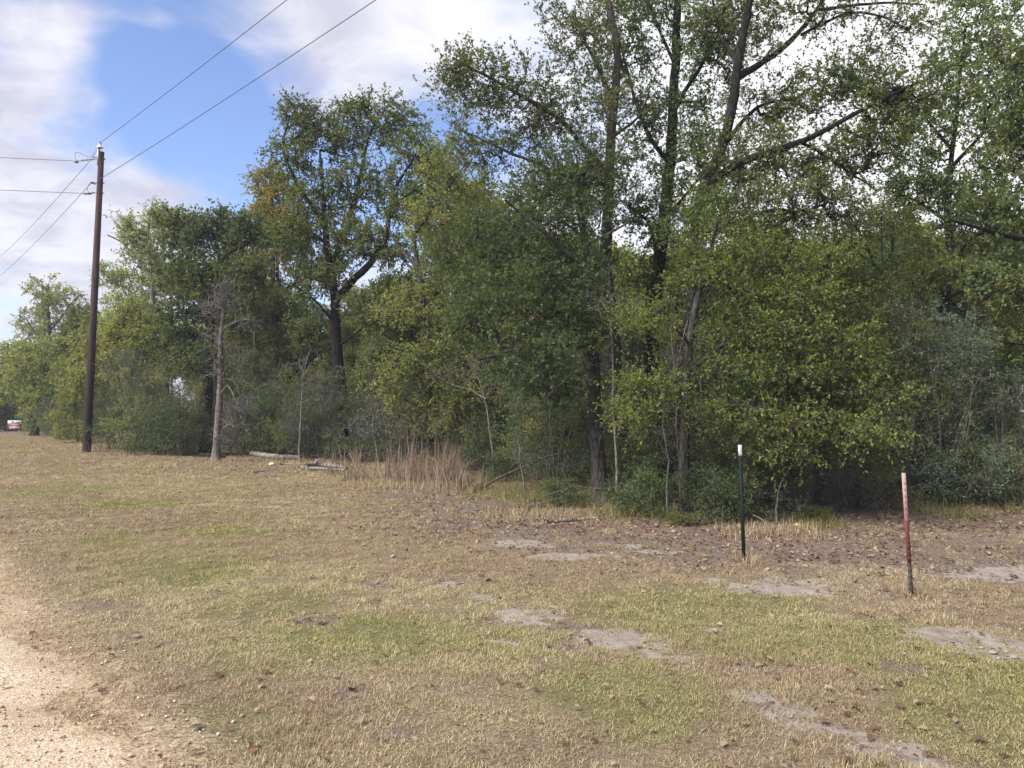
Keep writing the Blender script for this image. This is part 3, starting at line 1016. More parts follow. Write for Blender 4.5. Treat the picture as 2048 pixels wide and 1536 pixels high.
px_tree('oak_tree', 'broad oak past the red steel post whose limbs reach in over the bush', None, 14.0,
        [(2230, base_py(14)), (2225, 800), (2220, 600), (2200, 450), (2180, 300), (2170, 120)],
        [([(2205, 500), (2120, 490, -.2), (2040, 478, -.4), (1950, 455, -.6), (1900, 440, -.7)], .07, .018), ([(2190, 400), (2100, 340, .5), (2010, 300, .8)], .06, .02),
         ([(2180, 250), (2100, 170, .4), (2020, 120, .6)], .055, .02), ([(2210, 560), (2120, 560, -.8), (2030, 580, -1.2), (1960, 600, -1.3)], .05, .015),
         ([(2215, 620), (2130, 660, -.9), (2040, 690, -1.2)], .045, .015)],
        [(2040, 300, 100, 89, .6, 56), (2000, 440, 100, 56, -.5, 47), (2050, 130, 100, 100, .5, 58), (2120, 230, 123, 112, .2, 56), (2010, 580, 89, 50, -1.2, 39),
         (2060, 690, 78, 56, -1.2, 36), (2180, 150, 156, 145, 0, 70), (2200, 380, 156, 134, 0, 70)],
        OAK, BARKD, 19, .22, .10, L=.082, Wd=.052, tw=6, per=8, shell=2.0)

px_tree('oak_tree', 'forked oak with dark wide-spreading crown behind the pile of bleached logs', None, 25.0,
        [(682, base_py(25)), (680, 800), (676, 680), (672, 590), (660, 500), (650, 400, .3), (640, 300, .5)],
        [([(674, 600), (700, 565, -.3), (742, 520, -.6), (770, 465, -.8), (785, 390, -.9), (830, 310, -1)], .14, .03),
         ([(668, 560), (690, 470, .5), (720, 380, .8), (735, 290, 1), (770, 220, 1.2)], .12, .03), ([(652, 440), (600, 370, .4), (570, 300, .5), (580, 230, .5)], .09, .025),
         ([(656, 480), (600, 450, -.6), (560, 420, -.9)], .06, .02), ([(780, 420, -.9), (830, 380, -1), (870, 350, -1)], .05, .02), ([(678, 640), (620, 590, -.6), (585, 570, -1)], .05, .02),
         ([(678, 690), (740, 650, -.6), (790, 640, -1)], .045, .018), ([(677, 715), (620, 690, .3), (600, 680, .5)], .04, .015)],
        [(600, 240, 50, 42, .5, 34), (585, 320, 50, 55, .5, 38), (680, 270, 75, 60, .8, 62), (780, 250, 75, 55, 1, 58), (835, 300, 50, 55, -.8, 36), (740, 370, 85, 60, .4, 64),
         (640, 400, 70, 60, .2, 52), (820, 400, 60, 60, -.9, 40), (700, 480, 90, 50, -.3, 58), (590, 470, 50, 50, -.7, 30), (640, 560, 70, 45, -.6, 36), (780, 500, 60, 45, -.6, 32),
         (740, 620, 70, 45, -.8, 34), (610, 660, 50, 45, .2, 24), (715, 215, 45, 22, 1, 14)],
        OAK, BARKD, 20, .27, .03, L=.10, Wd=.064, tw=7, per=9, tlen=(.3, .65), rt=.012, twig_r=.006)

px_tree('oak_tree', 'dense dark oak with twin thick limbs behind the dead bare snag', None, 29.0,
        [(412, base_py(29)), (412, 800), (416, 700), (420, 610), (428, 560), (445, 510, -.2)],
        [([(426, 570), (455, 510, -.5), (490, 490, -.7), (520, 465, -.9)], .13, .03), ([(440, 520), (425, 460, .4), (400, 430, .6)], .09, .03), ([(420, 600), (385, 530, .3), (350, 480, .4)], .09, .03),
         ([(418, 640), (470, 600, -.5), (520, 550, -.8)], .07, .02)],
        [(380, 470, 60, 50, .3, 52), (440, 460, 60, 45, .2, 48), (500, 470, 45, 45, -.6, 36), (350, 540, 45, 55, .2, 36), (420, 550, 70, 45, -.3, 48), (500, 560, 55, 50, -.6, 36),
         (380, 630, 60, 50, 0, 44), (460, 640, 50, 45, -.4, 30), (340, 680, 55, 50, .2, 36), (400, 720, 50, 40, -.3, 26), (340, 440, 30, 25, .3, 12)],
        OAKD, BARKD, 21, .26, .1, L=.12, Wd=.075, tw=7, per=9, tlen=(.3, .65), rt=.012, twig_r=.006)

px_tree('hickory_tree', 'tall slim tree with golden autumn leaves between the two dark oaks', None, 33.0,
        [(545, base_py(33)), (546, 760), (545, 640), (548, 520), (545, 420), (540, 350)],
        [([(546, 560), (500, 490, .5), (480, 450, .7)], .06, .02), ([(545, 480), (590, 420, -.4), (610, 380, -.6)], .06, .02), ([(546, 620), (480, 610, -.4), (440, 600, -.6)], .05, .02),
         ([(545, 640), (600, 590, -.4), (640, 570, -.7)], .05, .02)],
        [(540, 370, 48, 42, 0, 46), (570, 420, 50, 48, -.3, 48), (520, 440, 38, 45, .3, 34), (510, 520, 40, 45, .3, 26), (560, 530, 50, 45, 0, 30)],
        GOLD, BARK, 22, .17, .06, L=.12, Wd=.07, tw=7, per=9, tlen=(.3, .6), rt=.012, twig_r=.006)
px_tree('elm_tree', 'slim tree with bright yellow-green leaves behind the bare snag', None, 35.0,
        [(560, base_py(35)), (556, 760), (556, 660), (560, 560)],
        [([(556, 700), (500, 640, .4), (470, 600, .5)], .05, .02), ([(557, 680), (610, 620, -.4), (640, 590, -.5)], .05, .02)],
        [(500, 620, 55, 50, 0, 44), (580, 610, 55, 60, 0, 48), (540, 700, 70, 50, -.2, 48), (480, 720, 50, 45, .2, 26), (600, 720, 50, 50, .2, 28), (560, 780, 60, 40, 0, 22)],
        ELM, BARK, 23, .14, .05, L=.11, Wd=.06, tw=7, per=10, tlen=(.3, .6), rt=.01, twig_r=.006)
px_tree('oak_tree', 'pale leafy tree with slender grey limbs beyond the utility pole', None, 41.0,
        [(318, base_py(41)), (318, 760), (312, 660), (304, 560), (296, 480), (300, 430)],
        [([(310, 630), (260, 580, .5), (215, 560, .8)], .08, .03), ([(302, 550), (250, 490, -.4), (215, 470, -.6)], .08, .03), ([(298, 500), (330, 440, .4), (340, 420, .5)], .07, .02),
         ([(312, 680), (240, 650, -.6), (200, 640, -.8)], .06, .02)],
        [(250, 460, 42, 28, -.3, 26), (325, 440, 38, 35, .3, 30), (290, 500, 50, 45, 0, 42), (235, 560, 45, 40, .4, 30), (320, 560, 45, 45, 0, 32), (240, 630, 50, 40, -.4, 28),
         (350, 480, 35, 40, .5, 18), (310, 640, 50, 40, 0, 24)],
        PALE, BARKP, 24, .22, .08, L=.15, Wd=.085, tw=7, per=9, tlen=(.35, .75), rt=.014, twig_r=.008, shell=1.9)
px_tree('oak_tree', 'pale round-topped tree farthest along the road beyond the sign', None, 56.0,
        [(100, base_py(56)), (100, 780), (98, 700), (96, 620), (96, 570)],
        [([(98, 700), (60, 650, .5), (45, 630, .6)], .08, .03), ([(97, 660), (140, 610, -.5), (160, 590, -.6)], .08, .03)],
        [(90, 590, 40, 35, 0, 38), (70, 650, 42, 45, .3, 40), (140, 620, 42, 42, -.3, 36), (120, 690, 55, 45, 0, 38), (60, 720, 45, 45, .3, 28)],
        PALE, BARK, 25, .22, .08, L=.17, Wd=.10, tw=7, per=9, tlen=(.4, .85), rt=.015, twig_r=.009, shell=2.0)
px_tree('oak_tree', 'round olive tree over the road verge just behind the sign', None, 50.0,
        [(70, base_py(50)), (75, 820), (80, 760), (82, 700)],
        [([(78, 780), (40, 740, -.5), (20, 720, -.7)], .08, .03), ([(80, 740), (130, 700, -.5), (150, 690, -.6)], .08, .03)],
        [(60, 720, 50, 40, -.3, 48), (120, 720, 55, 45, 0, 50), (30, 770, 45, 45, -.5, 40), (90, 790, 60, 45, -.6, 48), (150, 790, 45, 50, -.4, 36), (60, 830, 40, 22, -.5, 14)],
        OLIVE, BARKD, 26, .22, .08, L=.15, Wd=.09, tw=7, per=10, tlen=(.4, .8), rt=.014, twig_r=.008)
px_tree('oak_tree', 'olive bushy tree filling in right behind the utility pole', None, 37.0,
        [(240, base_py(37)), (240, 800), (236, 720), (240, 650)],
        [([(238, 760), (190, 700, -.5), (160, 680, -.6)], .07, .03), ([(237, 720), (290, 680, -.4), (320, 670, -.5)], .07, .03)],
        [(190, 690, 50, 45, -.4, 46), (260, 680, 60, 45, 0, 52), (310, 720, 50, 50, -.3, 44), (220, 760, 60, 45, -.5, 48), (290, 790, 55, 40, -.5, 36), (160, 760, 40, 50, -.3, 32)],
        OLIVE, BARK, 27, .18, .07, L=.13, Wd=.075, tw=7, per=10, tlen=(.35, .7), rt=.012, twig_r=.007)
px_tree('oak_tree', 'light olive oak filling the gap between the forked oak and the dense dark oak', None, 21.0,
        [(862, base_py(21)), (858, 780), (852, 660), (845, 560), (830, 480), (845, 400)],
        [([(850, 620), (910, 540, .4), (960, 470, .6)], .06, .02), ([(840, 540), (790, 480, .4), (770, 420, .5)], .05, .02), ([(835, 470), (890, 380, -.3), (930, 330, -.5)], .05, .02),
         ([(856, 720), (920, 680, -.5), (960, 660, -.7)], .05, .018), ([(856, 740), (800, 700, -.4), (770, 690, -.6)], .04, .016)],
        [(900, 340, 70, 60, -.3, 46), (950, 420, 75, 65, .4, 50), (860, 450, 60, 60, 0, 38), (900, 540, 85, 60, .2, 58), (830, 620, 80, 55, -.2, 52), (930, 660, 85, 60, -.5, 58),
         (850, 730, 90, 55, -.5, 56), (960, 770, 70, 50, -.6, 40), (790, 760, 60, 45, -.4, 32), (880, 820, 80, 35, -.5, 30)],
        OLIVE, BARK, 28, .13, .05, L=.09, Wd=.052, tw=6, per=8, tlen=(.28, .6), rt=.009, twig_r=.005)

def fill(label, px_, d_, top, wd, leaf, bark, seed, n=300, **kw):
    b_ = base_py(d_)
    h_ = b_ - top
    px_tree('oak_tree', label, None, d_, [(px_, b_), (px_ + 4, b_ - h_ * .3), (px_ - 3, b_ - h_ * .6), (px_ + 3, b_ - h_ * .92)],
            [([(px_, b_ - h_ * .45), (px_ - wd * .4, b_ - h_ * .62, .4), (px_ - wd * .7, b_ - h_ * .7, .6)], .05, .02), ([(px_, b_ - h_ * .55), (px_ + wd * .4, b_ - h_ * .7, -.4), (px_ + wd * .7, b_ - h_ * .8, -.6)], .05, .02)],
            [(px_, top + h_ * .14, wd * .6, h_ * .14, 0, int(n * .22)), (px_ - wd * .55, top + h_ * .27, wd * .5, h_ * .13, .5, int(n * .2)), (px_ + wd * .5, top + h_ * .24, wd * .5, h_ * .13, -.5, int(n * .2)),
             (px_ - wd * .2, top + h_ * .45, wd * .7, h_ * .15, -.3, int(n * .22)), (px_ + wd * .2, top + h_ * .66, wd * .7, h_ * .14, 0, int(n * .16))],
            leaf, bark, seed, .13, .03, tw=6, per=8, L=.0034 * d_ + .02, Wd=.002 * d_ + .01, tlen=(.25, .6), rt=.010, twig_r=.005, shell=1.9, **kw)


fill('pale olive tree filling in behind the forked oak and the leaning oak', 885, 29, 285, 75, PALE, BARKP, 141)
fill('olive tree between the forked oak and the light olive oak', 965, 27, 330, 70, OLIVE, BARK, 142)
fill('yellow-green tree behind the Y-forked tree', 1700, 24, 440, 90, ELM, BARK, 143)
fill('golden-green tree behind the dark-trunked oak past the red post', 1985, 25, 480, 80, GOLD, BARKP, 144, 240)
fill('sparse olive tree showing above the elms', 1800, 27, 400, 90, OLIVE, BARKP, 145, 240)
fill('olive tree showing between the snag and the utility pole', 262, 34, 600, 55, OLIVE, BARK, 146)
fill('rust-tinged olive tree right behind the utility pole top', 165, 44, 610, 50, OAK, BARK, 147)
fill('dull green tree low over the verge beyond the pole', 130, 47, 690, 55, OAK, BARKD, 148)
fill('light tree rising between the gold tree and the dense dark oak', 470, 38, 470, 50, PALE, BARK, 149, 220)
for i_, (px_, d_, lf_, lb_) in enumerate([(10, 66, OLIVE, 'olive tree closing off the far end of the road'), (-60, 60, PALE, 'pale tree standing at the far road end behind the olive one'), (-130, 72, OLIVE, 'dull green tree past the far road bend'), (28, 62, OAK, 'dark tree directly behind the small sign'), (45, 80, PALE, 'faint pale tree farthest off behind the road end')]):
    px_tree('oak_tree', lb_, None, d_, [(px_, base_py(d_)), (px_ + 2, 790), (px_ + 3, 720)], [],
            [(px_, 730, 48, 45, 0, 48), (px_ + 25, 790, 45, 42, -.5, 44), (px_ - 30, 790, 45, 45, -.5, 44), (px_, 835, 60, 22, -.8, 28)],
            lf_, BARK, 40 + i_, .2, .08, L=.17, Wd=.10, tw=7, per=9, tlen=(.4, .85), rt=.015, twig_r=.009)
# --- bare wood
px_tree('dead_tree', 'leafless dead snag with pinkish grey trunk and drooping pale twigs', None, 24.6,
        [(432, base_py(24.6)), (434, 870), (440, 790), (441, 720), (443, 660), (450, 610)],
        [([(441, 790), (455, 770, -.2), (470, 800, -.4), (490, 850, -.5), (500, 872, -.5)], .03, .008), ([(440, 760), (462, 760, -.1), (478, 790, -.2), (475, 830, -.2)], .025, .008),
         ([(446, 640), (462, 600, .2), (470, 560, .3)], .03, .01), ([(446, 630), (432, 590, -.2), (425, 570, -.3)], .03, .01), ([(444, 655), (480, 640, -.2), (500, 640, -.3)], .025, .008)],
        [(452, 590, 26, 50, 0, 26, .45), (485, 645, 26, 16, 0, 9, .4), (440, 740, 22, 50, -.1, 14, .35), (470, 720, 22, 50, -.2, 12, .35), (478, 830, 26, 42, -.3, 44, .4), (425, 680, 24, 30, 0, 12, .4), (455, 870, 24, 26, -.2, 16, .4), (430, 620, 24, 26, 0, 22, .4)],
        None, DEADB, 31, .12, .055, tw=6, per=0, tlen=(.25, .6), rt=.013, twig_r=.010, twig_mat=TWIGP)
px_tree('bare_sapling', 'thin bare grey sapling standing among the tall brown grass', None, 20.5,
        [(812, base_py(20.5)), (816, 900), (814, 860), (820, 820)], [],
        [(815, 840, 45, 40, 0, 26, .5), (790, 860, 30, 25, 0, 10, .4), (850, 850, 30, 25, 0, 10, .4)], GOLD, TWIGP, 32, .03, .012, tw=5, per=2, L=.05, Wd=.03, tlen=(.15, .35), rt=.005, twig_r=.0045)
px_tree('bare_sapling', 'pale twisted bare sapling left of the tall brown grass', None, 21.5,
        [(758, base_py(21.5)), (752, 890), (745, 850), (752, 810)], [],
        [(745, 820, 50, 40, 0, 24, .5), (720, 850, 35, 25, 0, 12, .4)], None, TWIGP, 33, .025, .01, tw=4, per=0, tlen=(.15, .4), rt=.006, twig_r=.005)
px_tree('bare_sapling', 'thin bare stem rising through the low shrubs beside the dark oak', None, 11.4,
        [(1336, base_py(11.4)), (1332, 980), (1338, 920), (1326, 850), (1328, 800)], [],
        [(1330, 880, 22, 60, 0, 12, .25), (1352, 980, 20, 40, 0, 7, .2)], None, TWIGP, 34, .012, .006, tw=3, per=0, tlen=(.1, .3), rt=.003, twig_r=.002)
px_tree('bare_sapling', 'crooked bare twiggy sapling under the leaning fallen branch', None, 14.6,
        [(1052, base_py(14.6)), (1046, 940), (1040, 900), (1036, 860)], [],
        [(1040, 900, 35, 40, 0, 18, .3), (1070, 930, 35, 30, 0, 10, .3)], None, TWIGP, 35, .02, .008, tw=4, per=0, tlen=(.12, .35), rt=.004, twig_r=.003)
px_tree('bare_sapling', 'slim bare grey sapling in front of the light olive oak', None, 18.0,
        [(990, base_py(18)), (985, 900), (975, 820), (960, 760), (930, 720)], [([(970, 800), (940, 780, .2), (905, 770, .3), (870, 750, .4)], .02, .006)],
        [(930, 740, 60, 30, .2, 20, .4), (880, 745, 40, 20, .3, 12, .3), (980, 790, 30, 40, 0, 8, .3)], GOLD, TWIGP, 36, .028, .012, tw=4, per=1, L=.05, Wd=.03, tlen=(.15, .4), rt=.005, twig_r=.004)
px_tree('bare_sapling', 'grey leafless sapling between the snag and the forked oak', None, 23.5,
        [(598, base_py(23.5)), (602, 840), (608, 760), (620, 700)], [],
        [(610, 740, 40, 60, 0, 24, .6), (640, 790, 40, 40, 0, 14, .5)], None, TWIGP, 37, .035, .012, tw=4, per=0, tlen=(.2, .5), rt=.007, twig_r=.006)
px_tree('bare_sapling', 'broken bare stem at the shrub edge right of the green post', None, 11.0,
        [(1548, base_py(11)), (1552, 1020), (1556, 990), (1564, 960)], [],
        [(1560, 990, 24, 26, 0, 10, .2), (1600, 1010, 26, 14, 0, 6, .15)], YAUPON, TWIGP, 38, .014, .006, tw=3, per=2, L=.03, Wd=.02, tlen=(.1, .22), rt=.003, twig_r=.002)


# --- shrubs: a few kinds, built once and copied
def shrub(name, label, group, leaf, bark, seed, w, h, n, L, Wd, tw, per, rt=.004, tl=(.12, .3), stems=7, low=.1):
    r = np.random.default_rng(seed)
    T = []
    for i in range(stems):
        a = i * 6.283 / stems + r.uniform(-.4, .4)
        q = np.array([math.cos(a), math.sin(a), 0])
        b = q * .12 * r.uniform(.3, 1)
        e1 = q * w * r.uniform(.15, .35) + np.array([0, 0, h * r.uniform(.35, .5)])
        e2 = q * w * r.uniform(.25, .8) + np.array([0, 0, h * r.uniform(.55, 1.1)])
        T.append((np.array([b, e1, e2]), .018 * r.uniform(.6, 1.2), .006))
    LB = [((0, 0, h * .45), (w * .6, w * .6, h * .4), int(n * .22))]
    for P_, _a, _b in T:                # a ragged spray at each stem's end
        q = r.uniform(.22, .42)
        LB.append((tuple(P_[2] + r.normal(0, .08, 3) * w), (w * q, w * q, h * q * r.uniform(.5, .9)), int(n * .55 / stems)))
    for i in range(4):
        a = r.uniform(0, 6.28)
        LB.append(((math.cos(a) * w * .75, math.sin(a) * w * .75, h * r.uniform(.15, .5)), (w * .3, w * .3, h * .14), int(n * .05)))
    LB.append(((0, 0, h * low + .08), (w * .8, w * .8, h * .12), int(n * .08)))
    return wood_plant(name, label, 'shrub', group, (0, 0, 0), T, [], LB, leaf, bark, seed, L=L, Wd=Wd, tw=tw, per=per, tlen=tl, rt=rt, twig_r=.002, sides=5, shell=2.6)


PROTO = {
    'yaupon': shrub('shrub', 'x', None, YAUPON, BARK, 51, 1.0, 1.9, 240, .042, .022, 6, 8),
    'low': shrub('shrub', 'x', None, YAUPON, BARK, 52, .8, .8, 170, .038, .022, 6, 8, stems=7),
    'grey': shrub('shrub', 'x', None, GREYL, BARKP, 53, 1.5, 3.0, 360, .046, .023, 6, 8, stems=10),
    'olive': shrub('shrub', 'x', None, OLIVE, BARK, 54, 1.2, 2.6, 300, .06, .034, 7, 8, stems=7),
    'twiggy': shrub('shrub', 'x', None, GREYL, TWIGP, 55, 1.1, 1.8, 260, .04, .02, 6, 2, stems=9),
    'yaupon2': shrub('shrub', 'x', None, YAUPON, TWIGP, 57, 1.2, 2.4, 230, .045, .024, 6, 7, stems=9),
    'brushy': shrub('shrub', 'x', None, OLIVE, TWIGP, 58, 1.1, 1.9, 220, .045, .024, 6, 5, stems=10),
    'weed': shrub('shrub', 'x', None, ELM, BARK, 56, .5, .5, 110, .045, .02, 6, 8, stems=6),
}
used = set()


def place(kind, label, group, x, y, s=1.0, sz=1.0, rz=None, mats=None, cat='shrub'):
    o = PROTO[kind]
    if kind in used:
        o = dup(PROTO[kind])
    used.add(kind)
    o.location = (x, y, gz1(x, y))
    o.rotation_euler = (0, 0, rng.uniform(0, 6.28) if rz is None else rz)
    o.scale = (s, s, s * sz)
    tag(o, label, cat)
    if group:
        o['group'] = group
    elif 'group' in o:
        del o['group']
    return o


def landmark(px):
    for lim, w in ((110, 'past the sign at the far road end'), (230, 'beyond the utility pole'), (400, 'between the utility pole and the snag'), (520, 'behind the dead snag'), (640, 'behind the fallen log'), (760, 'behind the forked oak'),
                   (880, 'behind the left of the tall brown grass'), (1000, 'behind the right of the tall brown grass'), (1130, 'behind the leaning fallen branch'), (1280, 'behind the dense dark oak'), (1400, 'behind the elm trunk'),
                   (1540, 'behind the green steel post'), (1680, 'behind the yellow-flecked elm'), (1800, 'between the elms and the grey-green bush'), (1920, 'behind the big grey-green bush'), (2060, 'behind the red steel post side')):
        if px < lim:
            return w
    return 'past the red steel post'


def pplace(kind, label, group, px, d, s=1.0, sz=1.0):
    p = at(px, 800, d)
    return place(kind, label, group, p[0], d, s, sz)


pplace('grey', 'big grey-green rounded bush behind the red steel post', None, 1885, 13.5, 1.0, .95)
pplace('grey', 'grey-green bush leaning out at the lawn edge past the red post', None, 2045, 13.2, .95, .85)
pplace('yaupon', 'dark green shrub beneath the low elm boughs beside the green post', None, 1455, 11.9, .72, .8)
pplace('low', 'low dark shrub at the foot of the green steel post', None, 1445, 11.3, .85, .9)
pplace('yaupon', 'dark shrub between the dense dark oak and the elm trunk', None, 1305, 13.4, .8, .9)
pplace('low', 'small leafy shrub right in front of the dense dark oak trunk', None, 1290, 11.7, .75, .9)
pplace('low', 'low green shrub under the two bent white stems', None, 1125, 13.0, .62, .75)
pplace('weed', 'yellow-green weed at the bare soil edge below the elm', None, 1362, 10.8, .45, .55)
pplace('weed', 'small bright weed right of the green steel post', None, 1625, 11.3, .5, .6)
pplace('twiggy', 'grey twiggy bush in shade behind the two steel posts', None, 1700, 13.0, 1.0, .8)
pplace('twiggy', 'brown twiggy thicket under the elm boughs', None, 1600, 12.6, .8, .8)
pplace('low', 'spreading dark shrub below the grey-green bush', None, 1930, 13.3, 1.1, .9)
pplace('yaupon', 'dark green shrub at the end of the tall brown grass', None, 985, 19.2, .85, .75)
pplace('low', 'low shrub beside the leaning fallen branch', None, 1010, 17.6, .8, .9)
pplace('yaupon', 'dark shrub at the foot of the forked oak', None, 645, 26.6, 1.25, .95)
pplace('yaupon', 'dark shrub between the fallen log and the dead snag', None, 495, 28.6, 1.4, .85)
pplace('low', 'low dark shrub behind the lying log', None, 565, 28.4, 1.5, 1.0)
pplace('yaupon', 'dark shrub right against the dead snag', None, 372, 27.6, 1.2, .9)
pplace('low', 'broad low shrub between the snag and the utility pole', None, 322, 28.2, 1.5, 1.2)
pplace('brushy', 'olive brush leaning out between the snag and the utility pole', None, 285, 29.0, 1.2, 1.1)
pplace('yaupon2', 'tall dark shrub between the snag and the utility pole', None, 255, 29.6, 1.1, 1.2)
pplace('brushy', 'olive brush growing around the snag foot', None, 385, 28.4, 1.1, 1.0)
pplace('yaupon2', 'tall dark shrub right of the snag behind the fallen log', None, 530, 27.9, 1.1, 1.15)
pplace('brushy', 'brushy olive shrub between the log pile and the forked oak', None, 610, 26.9, 1.1, 1.2)
pplace('yaupon2', 'ragged dark shrub behind the left end of the tall grass', None, 720, 24.5, 1.0, 1.0)
pplace('brushy', 'olive brush behind the right end of the tall grass', None, 900, 20.5, 1.0, 1.1)
pplace('yaupon2', 'tall dark shrub left of the dense dark oak trunk', None, 1110, 15.8, .95, 1.0)
pplace('brushy', 'thin olive brush around the dense dark oak foot', None, 1250, 15.0, .7, .9)
pplace('yaupon2', 'dark shrub in the shade between the elm trunk and the grey-green bush', None, 1560, 13.6, .8, .95)
pplace('brushy', 'olive brush under the elms by the grey-green bush', None, 1740, 12.7, .75, .9)
pplace('brushy', 'pale olive brush right of the grey-green bush', None, 2080, 12.9, .9, .9)
pplace('twiggy', 'grey brushy thicket behind the utility pole', None, 275, 30.5, 1.7, 1.1)
pplace('yaupon', 'dark shrub beside the utility pole foot', None, 225, 31.5, 1.2, .9)
pplace('olive', 'olive shrub along the road beyond the utility pole', None, 160, 39.0, 1.3, 1.0)
pplace('twiggy', 'brown brush pile shrub at the verge beyond the pole', None, 115, 43.0, 1.2, .8)
for i_, (px_, d_, kd_) in enumerate([(705, 31, 'olive'), (745, 29, 'yaupon'), (775, 33, 'olive'), (815, 28, 'yaupon'), (735, 37, 'olive'), (700, 42, 'olive'), (790, 40, 'olive'), (760, 46, 'olive'), (840, 31, 'olive'), (720, 50, 'olive')]):
    pplace(kd_, {'olive': 'olive shrub standing behind the tall brown grass', 'yaupon': 'dark green shrub standing behind the tall brown grass'}[kd_], 'shrubs behind the tall brown grass, ' + kd_, px_, d_, 1.25, 1.0)
for px_, d_, kd_, lb_ in ((58, 57, 'yaupon2', 'dark shrub closing the verge right behind the sign'), (96, 52, 'olive', 'olive shrub between the sign and the utility pole'), (15, 61, 'olive', 'olive shrub low behind the sign'),
                          (78, 62, 'brushy', 'thin brush behind the sign at the road end'), (-25, 60, 'yaupon', 'dark shrub at the road end past the sign'), (125, 48, 'yaupon2', 'tall dark shrub at the verge beyond the pole'), (40, 66, 'yaupon', 'dark shrub far behind the sign')):
    pplace(kd_, lb_, None, px_, d_, 1.5, 1.0)
# undergrowth deeper in
gU = 'undergrowth shrubs deep in the wood'
r = np.random.default_rng(77)
cnt = 0
while cnt < 130:
    d = r.uniform(13, 58)
    px = r.uniform(-150, 2200)
    p = at(px, 800, d)
    e_ = float(inside(np.array([p[0]]), np.array([d]))[0])
    if e_ < 1.6 or e_ > 22:
        continue
    kd = r.choice(['yaupon', 'yaupon2', 'olive', 'brushy', 'twiggy', 'grey'])
    lb_ = {'yaupon': 'dark green shrub in the shade', 'olive': 'olive leafy shrub in the shade', 'yaupon2': 'tall ragged dark shrub in the shade', 'brushy': 'thin olive brush in the shade',
           'twiggy': 'grey twiggy bush in the shade', 'grey': 'grey-green bush in the shade'}[kd] + ' ' + landmark(px)
    place(kd, lb_, 'undergrowth: ' + lb_, p[0], d, r.uniform(.9, 1.4), r.uniform(.8, 1.15))
    cnt += 1


# slender saplings and pole-like stems, thick along the edge
def sapling(seed, H, leaf, bark, n, per, rad):
    r = np.random.default_rng(seed)
    lx, ly = r.normal(0, .12 * H, 2)
    T = np.array([[0, 0, 0], [lx * .1, ly * .2, H * .35], [lx * .5, ly * .5, H * .7], [lx, ly, H]])
    LB = [((lx * .7, ly * .7, H * .78), (.55, .55, H * .24), int(n * .6)), ((lx * .3, ly * .3, H * .4), (.4, .4, H * .2), int(n * .4))]
    return wood_plant('sapling', 'x', 'sapling', None, (0, 0, 0), [(T, rad, rad * .4)], [], LB, leaf, bark, seed, L=.055, Wd=.03, tw=5, per=per, tlen=(.15, .4), rt=.004, twig_r=.003, sides=6, shell=1.8)


PROTO['s_grey'] = sapling(71, 3.6, None, TWIGP, 46, 0, .024)
PROTO['s_olive'] = sapling(72, 4.6, OLIVE, BARKP, 70, 6, .03)
PROTO['s_green'] = sapling(73, 4.0, YAUPON, BARK, 70, 7, .026)
SL = {'s_grey': 'bare grey sapling among the brush at the wood edge', 's_olive': 'slender olive-leaved sapling at the wood edge', 's_green': 'slender dark-leaved sapling at the wood edge'}
r = np.random.default_rng(101)
cnt = 0
while cnt < 64:
    d = r.uniform(11, 48)
    px = r.uniform(60, 2150)
    p = at(px, 800, d)
    e_ = float(inside(np.array([p[0]]), np.array([d]))[0])
    if e_ < .8 or e_ > 9:
        continue
    kd = r.choice(['s_grey', 's_grey', 's_olive', 's_green'])
    lb_ = {'s_grey': 'bare grey sapling among the brush ', 's_olive': 'slender olive-leaved sapling ', 's_green': 'slender dark-leaved sapling '}[kd] + landmark(px)
    place(kd, lb_, 'saplings: ' + lb_, p[0], d, r.uniform(.65, 1.25), r.uniform(.9, 1.2), cat='sapling')
    cnt += 1


# --- trees standing deeper in the wood: four kinds built once, copied
def wild_tree(seed, H, leaf, bark, spread, n):
    r = np.random.default_rng(seed)
    lean = r.normal(0, .35, 2)
    T = np.array([[0, 0, 0], [lean[0] * .2, lean[1] * .2, H * .3], [lean[0] * .6, lean[1] * .6, H * .62], [lean[0], lean[1], H * .93]])
    LM, LB = [], []
    for i in range(8):
        t = .3 + .62 * i / 7
        a = i * 2.4 + r.uniform(-.4, .4)
        s = np.array([lean[0] * t * .8, lean[1] * t * .8, H * t * .93])
        ln = spread * r.uniform(.6, 1.0) * (1.15 - .55 * t)
        q = np.array([math.cos(a), math.sin(a), 0])
        LM.append((np.array([s, s + q * ln * .5 + [0, 0, ln * .28], s + q * ln + [0, 0, ln * r.uniform(.4, .7)]]), .055, .018))
        LB.append((tuple(s + q * ln * .85 + [0, 0, ln * .5]), (ln * .5, ln * .5, ln * .38), int(n / 9)))
    LB.append(((lean[0], lean[1], H * .93), (spread * .5, spread * .5, H * .1), int(n / 7)))
    return wood_plant('oak_tree', 'x', 'tree', None, (0, 0, 0), [(T, .15, .05)], LM, LB, leaf, bark, seed, L=.13, Wd=.08, tw=6, per=8, tlen=(.3, .65), rt=.011, twig_r=.006, shell=2.0)


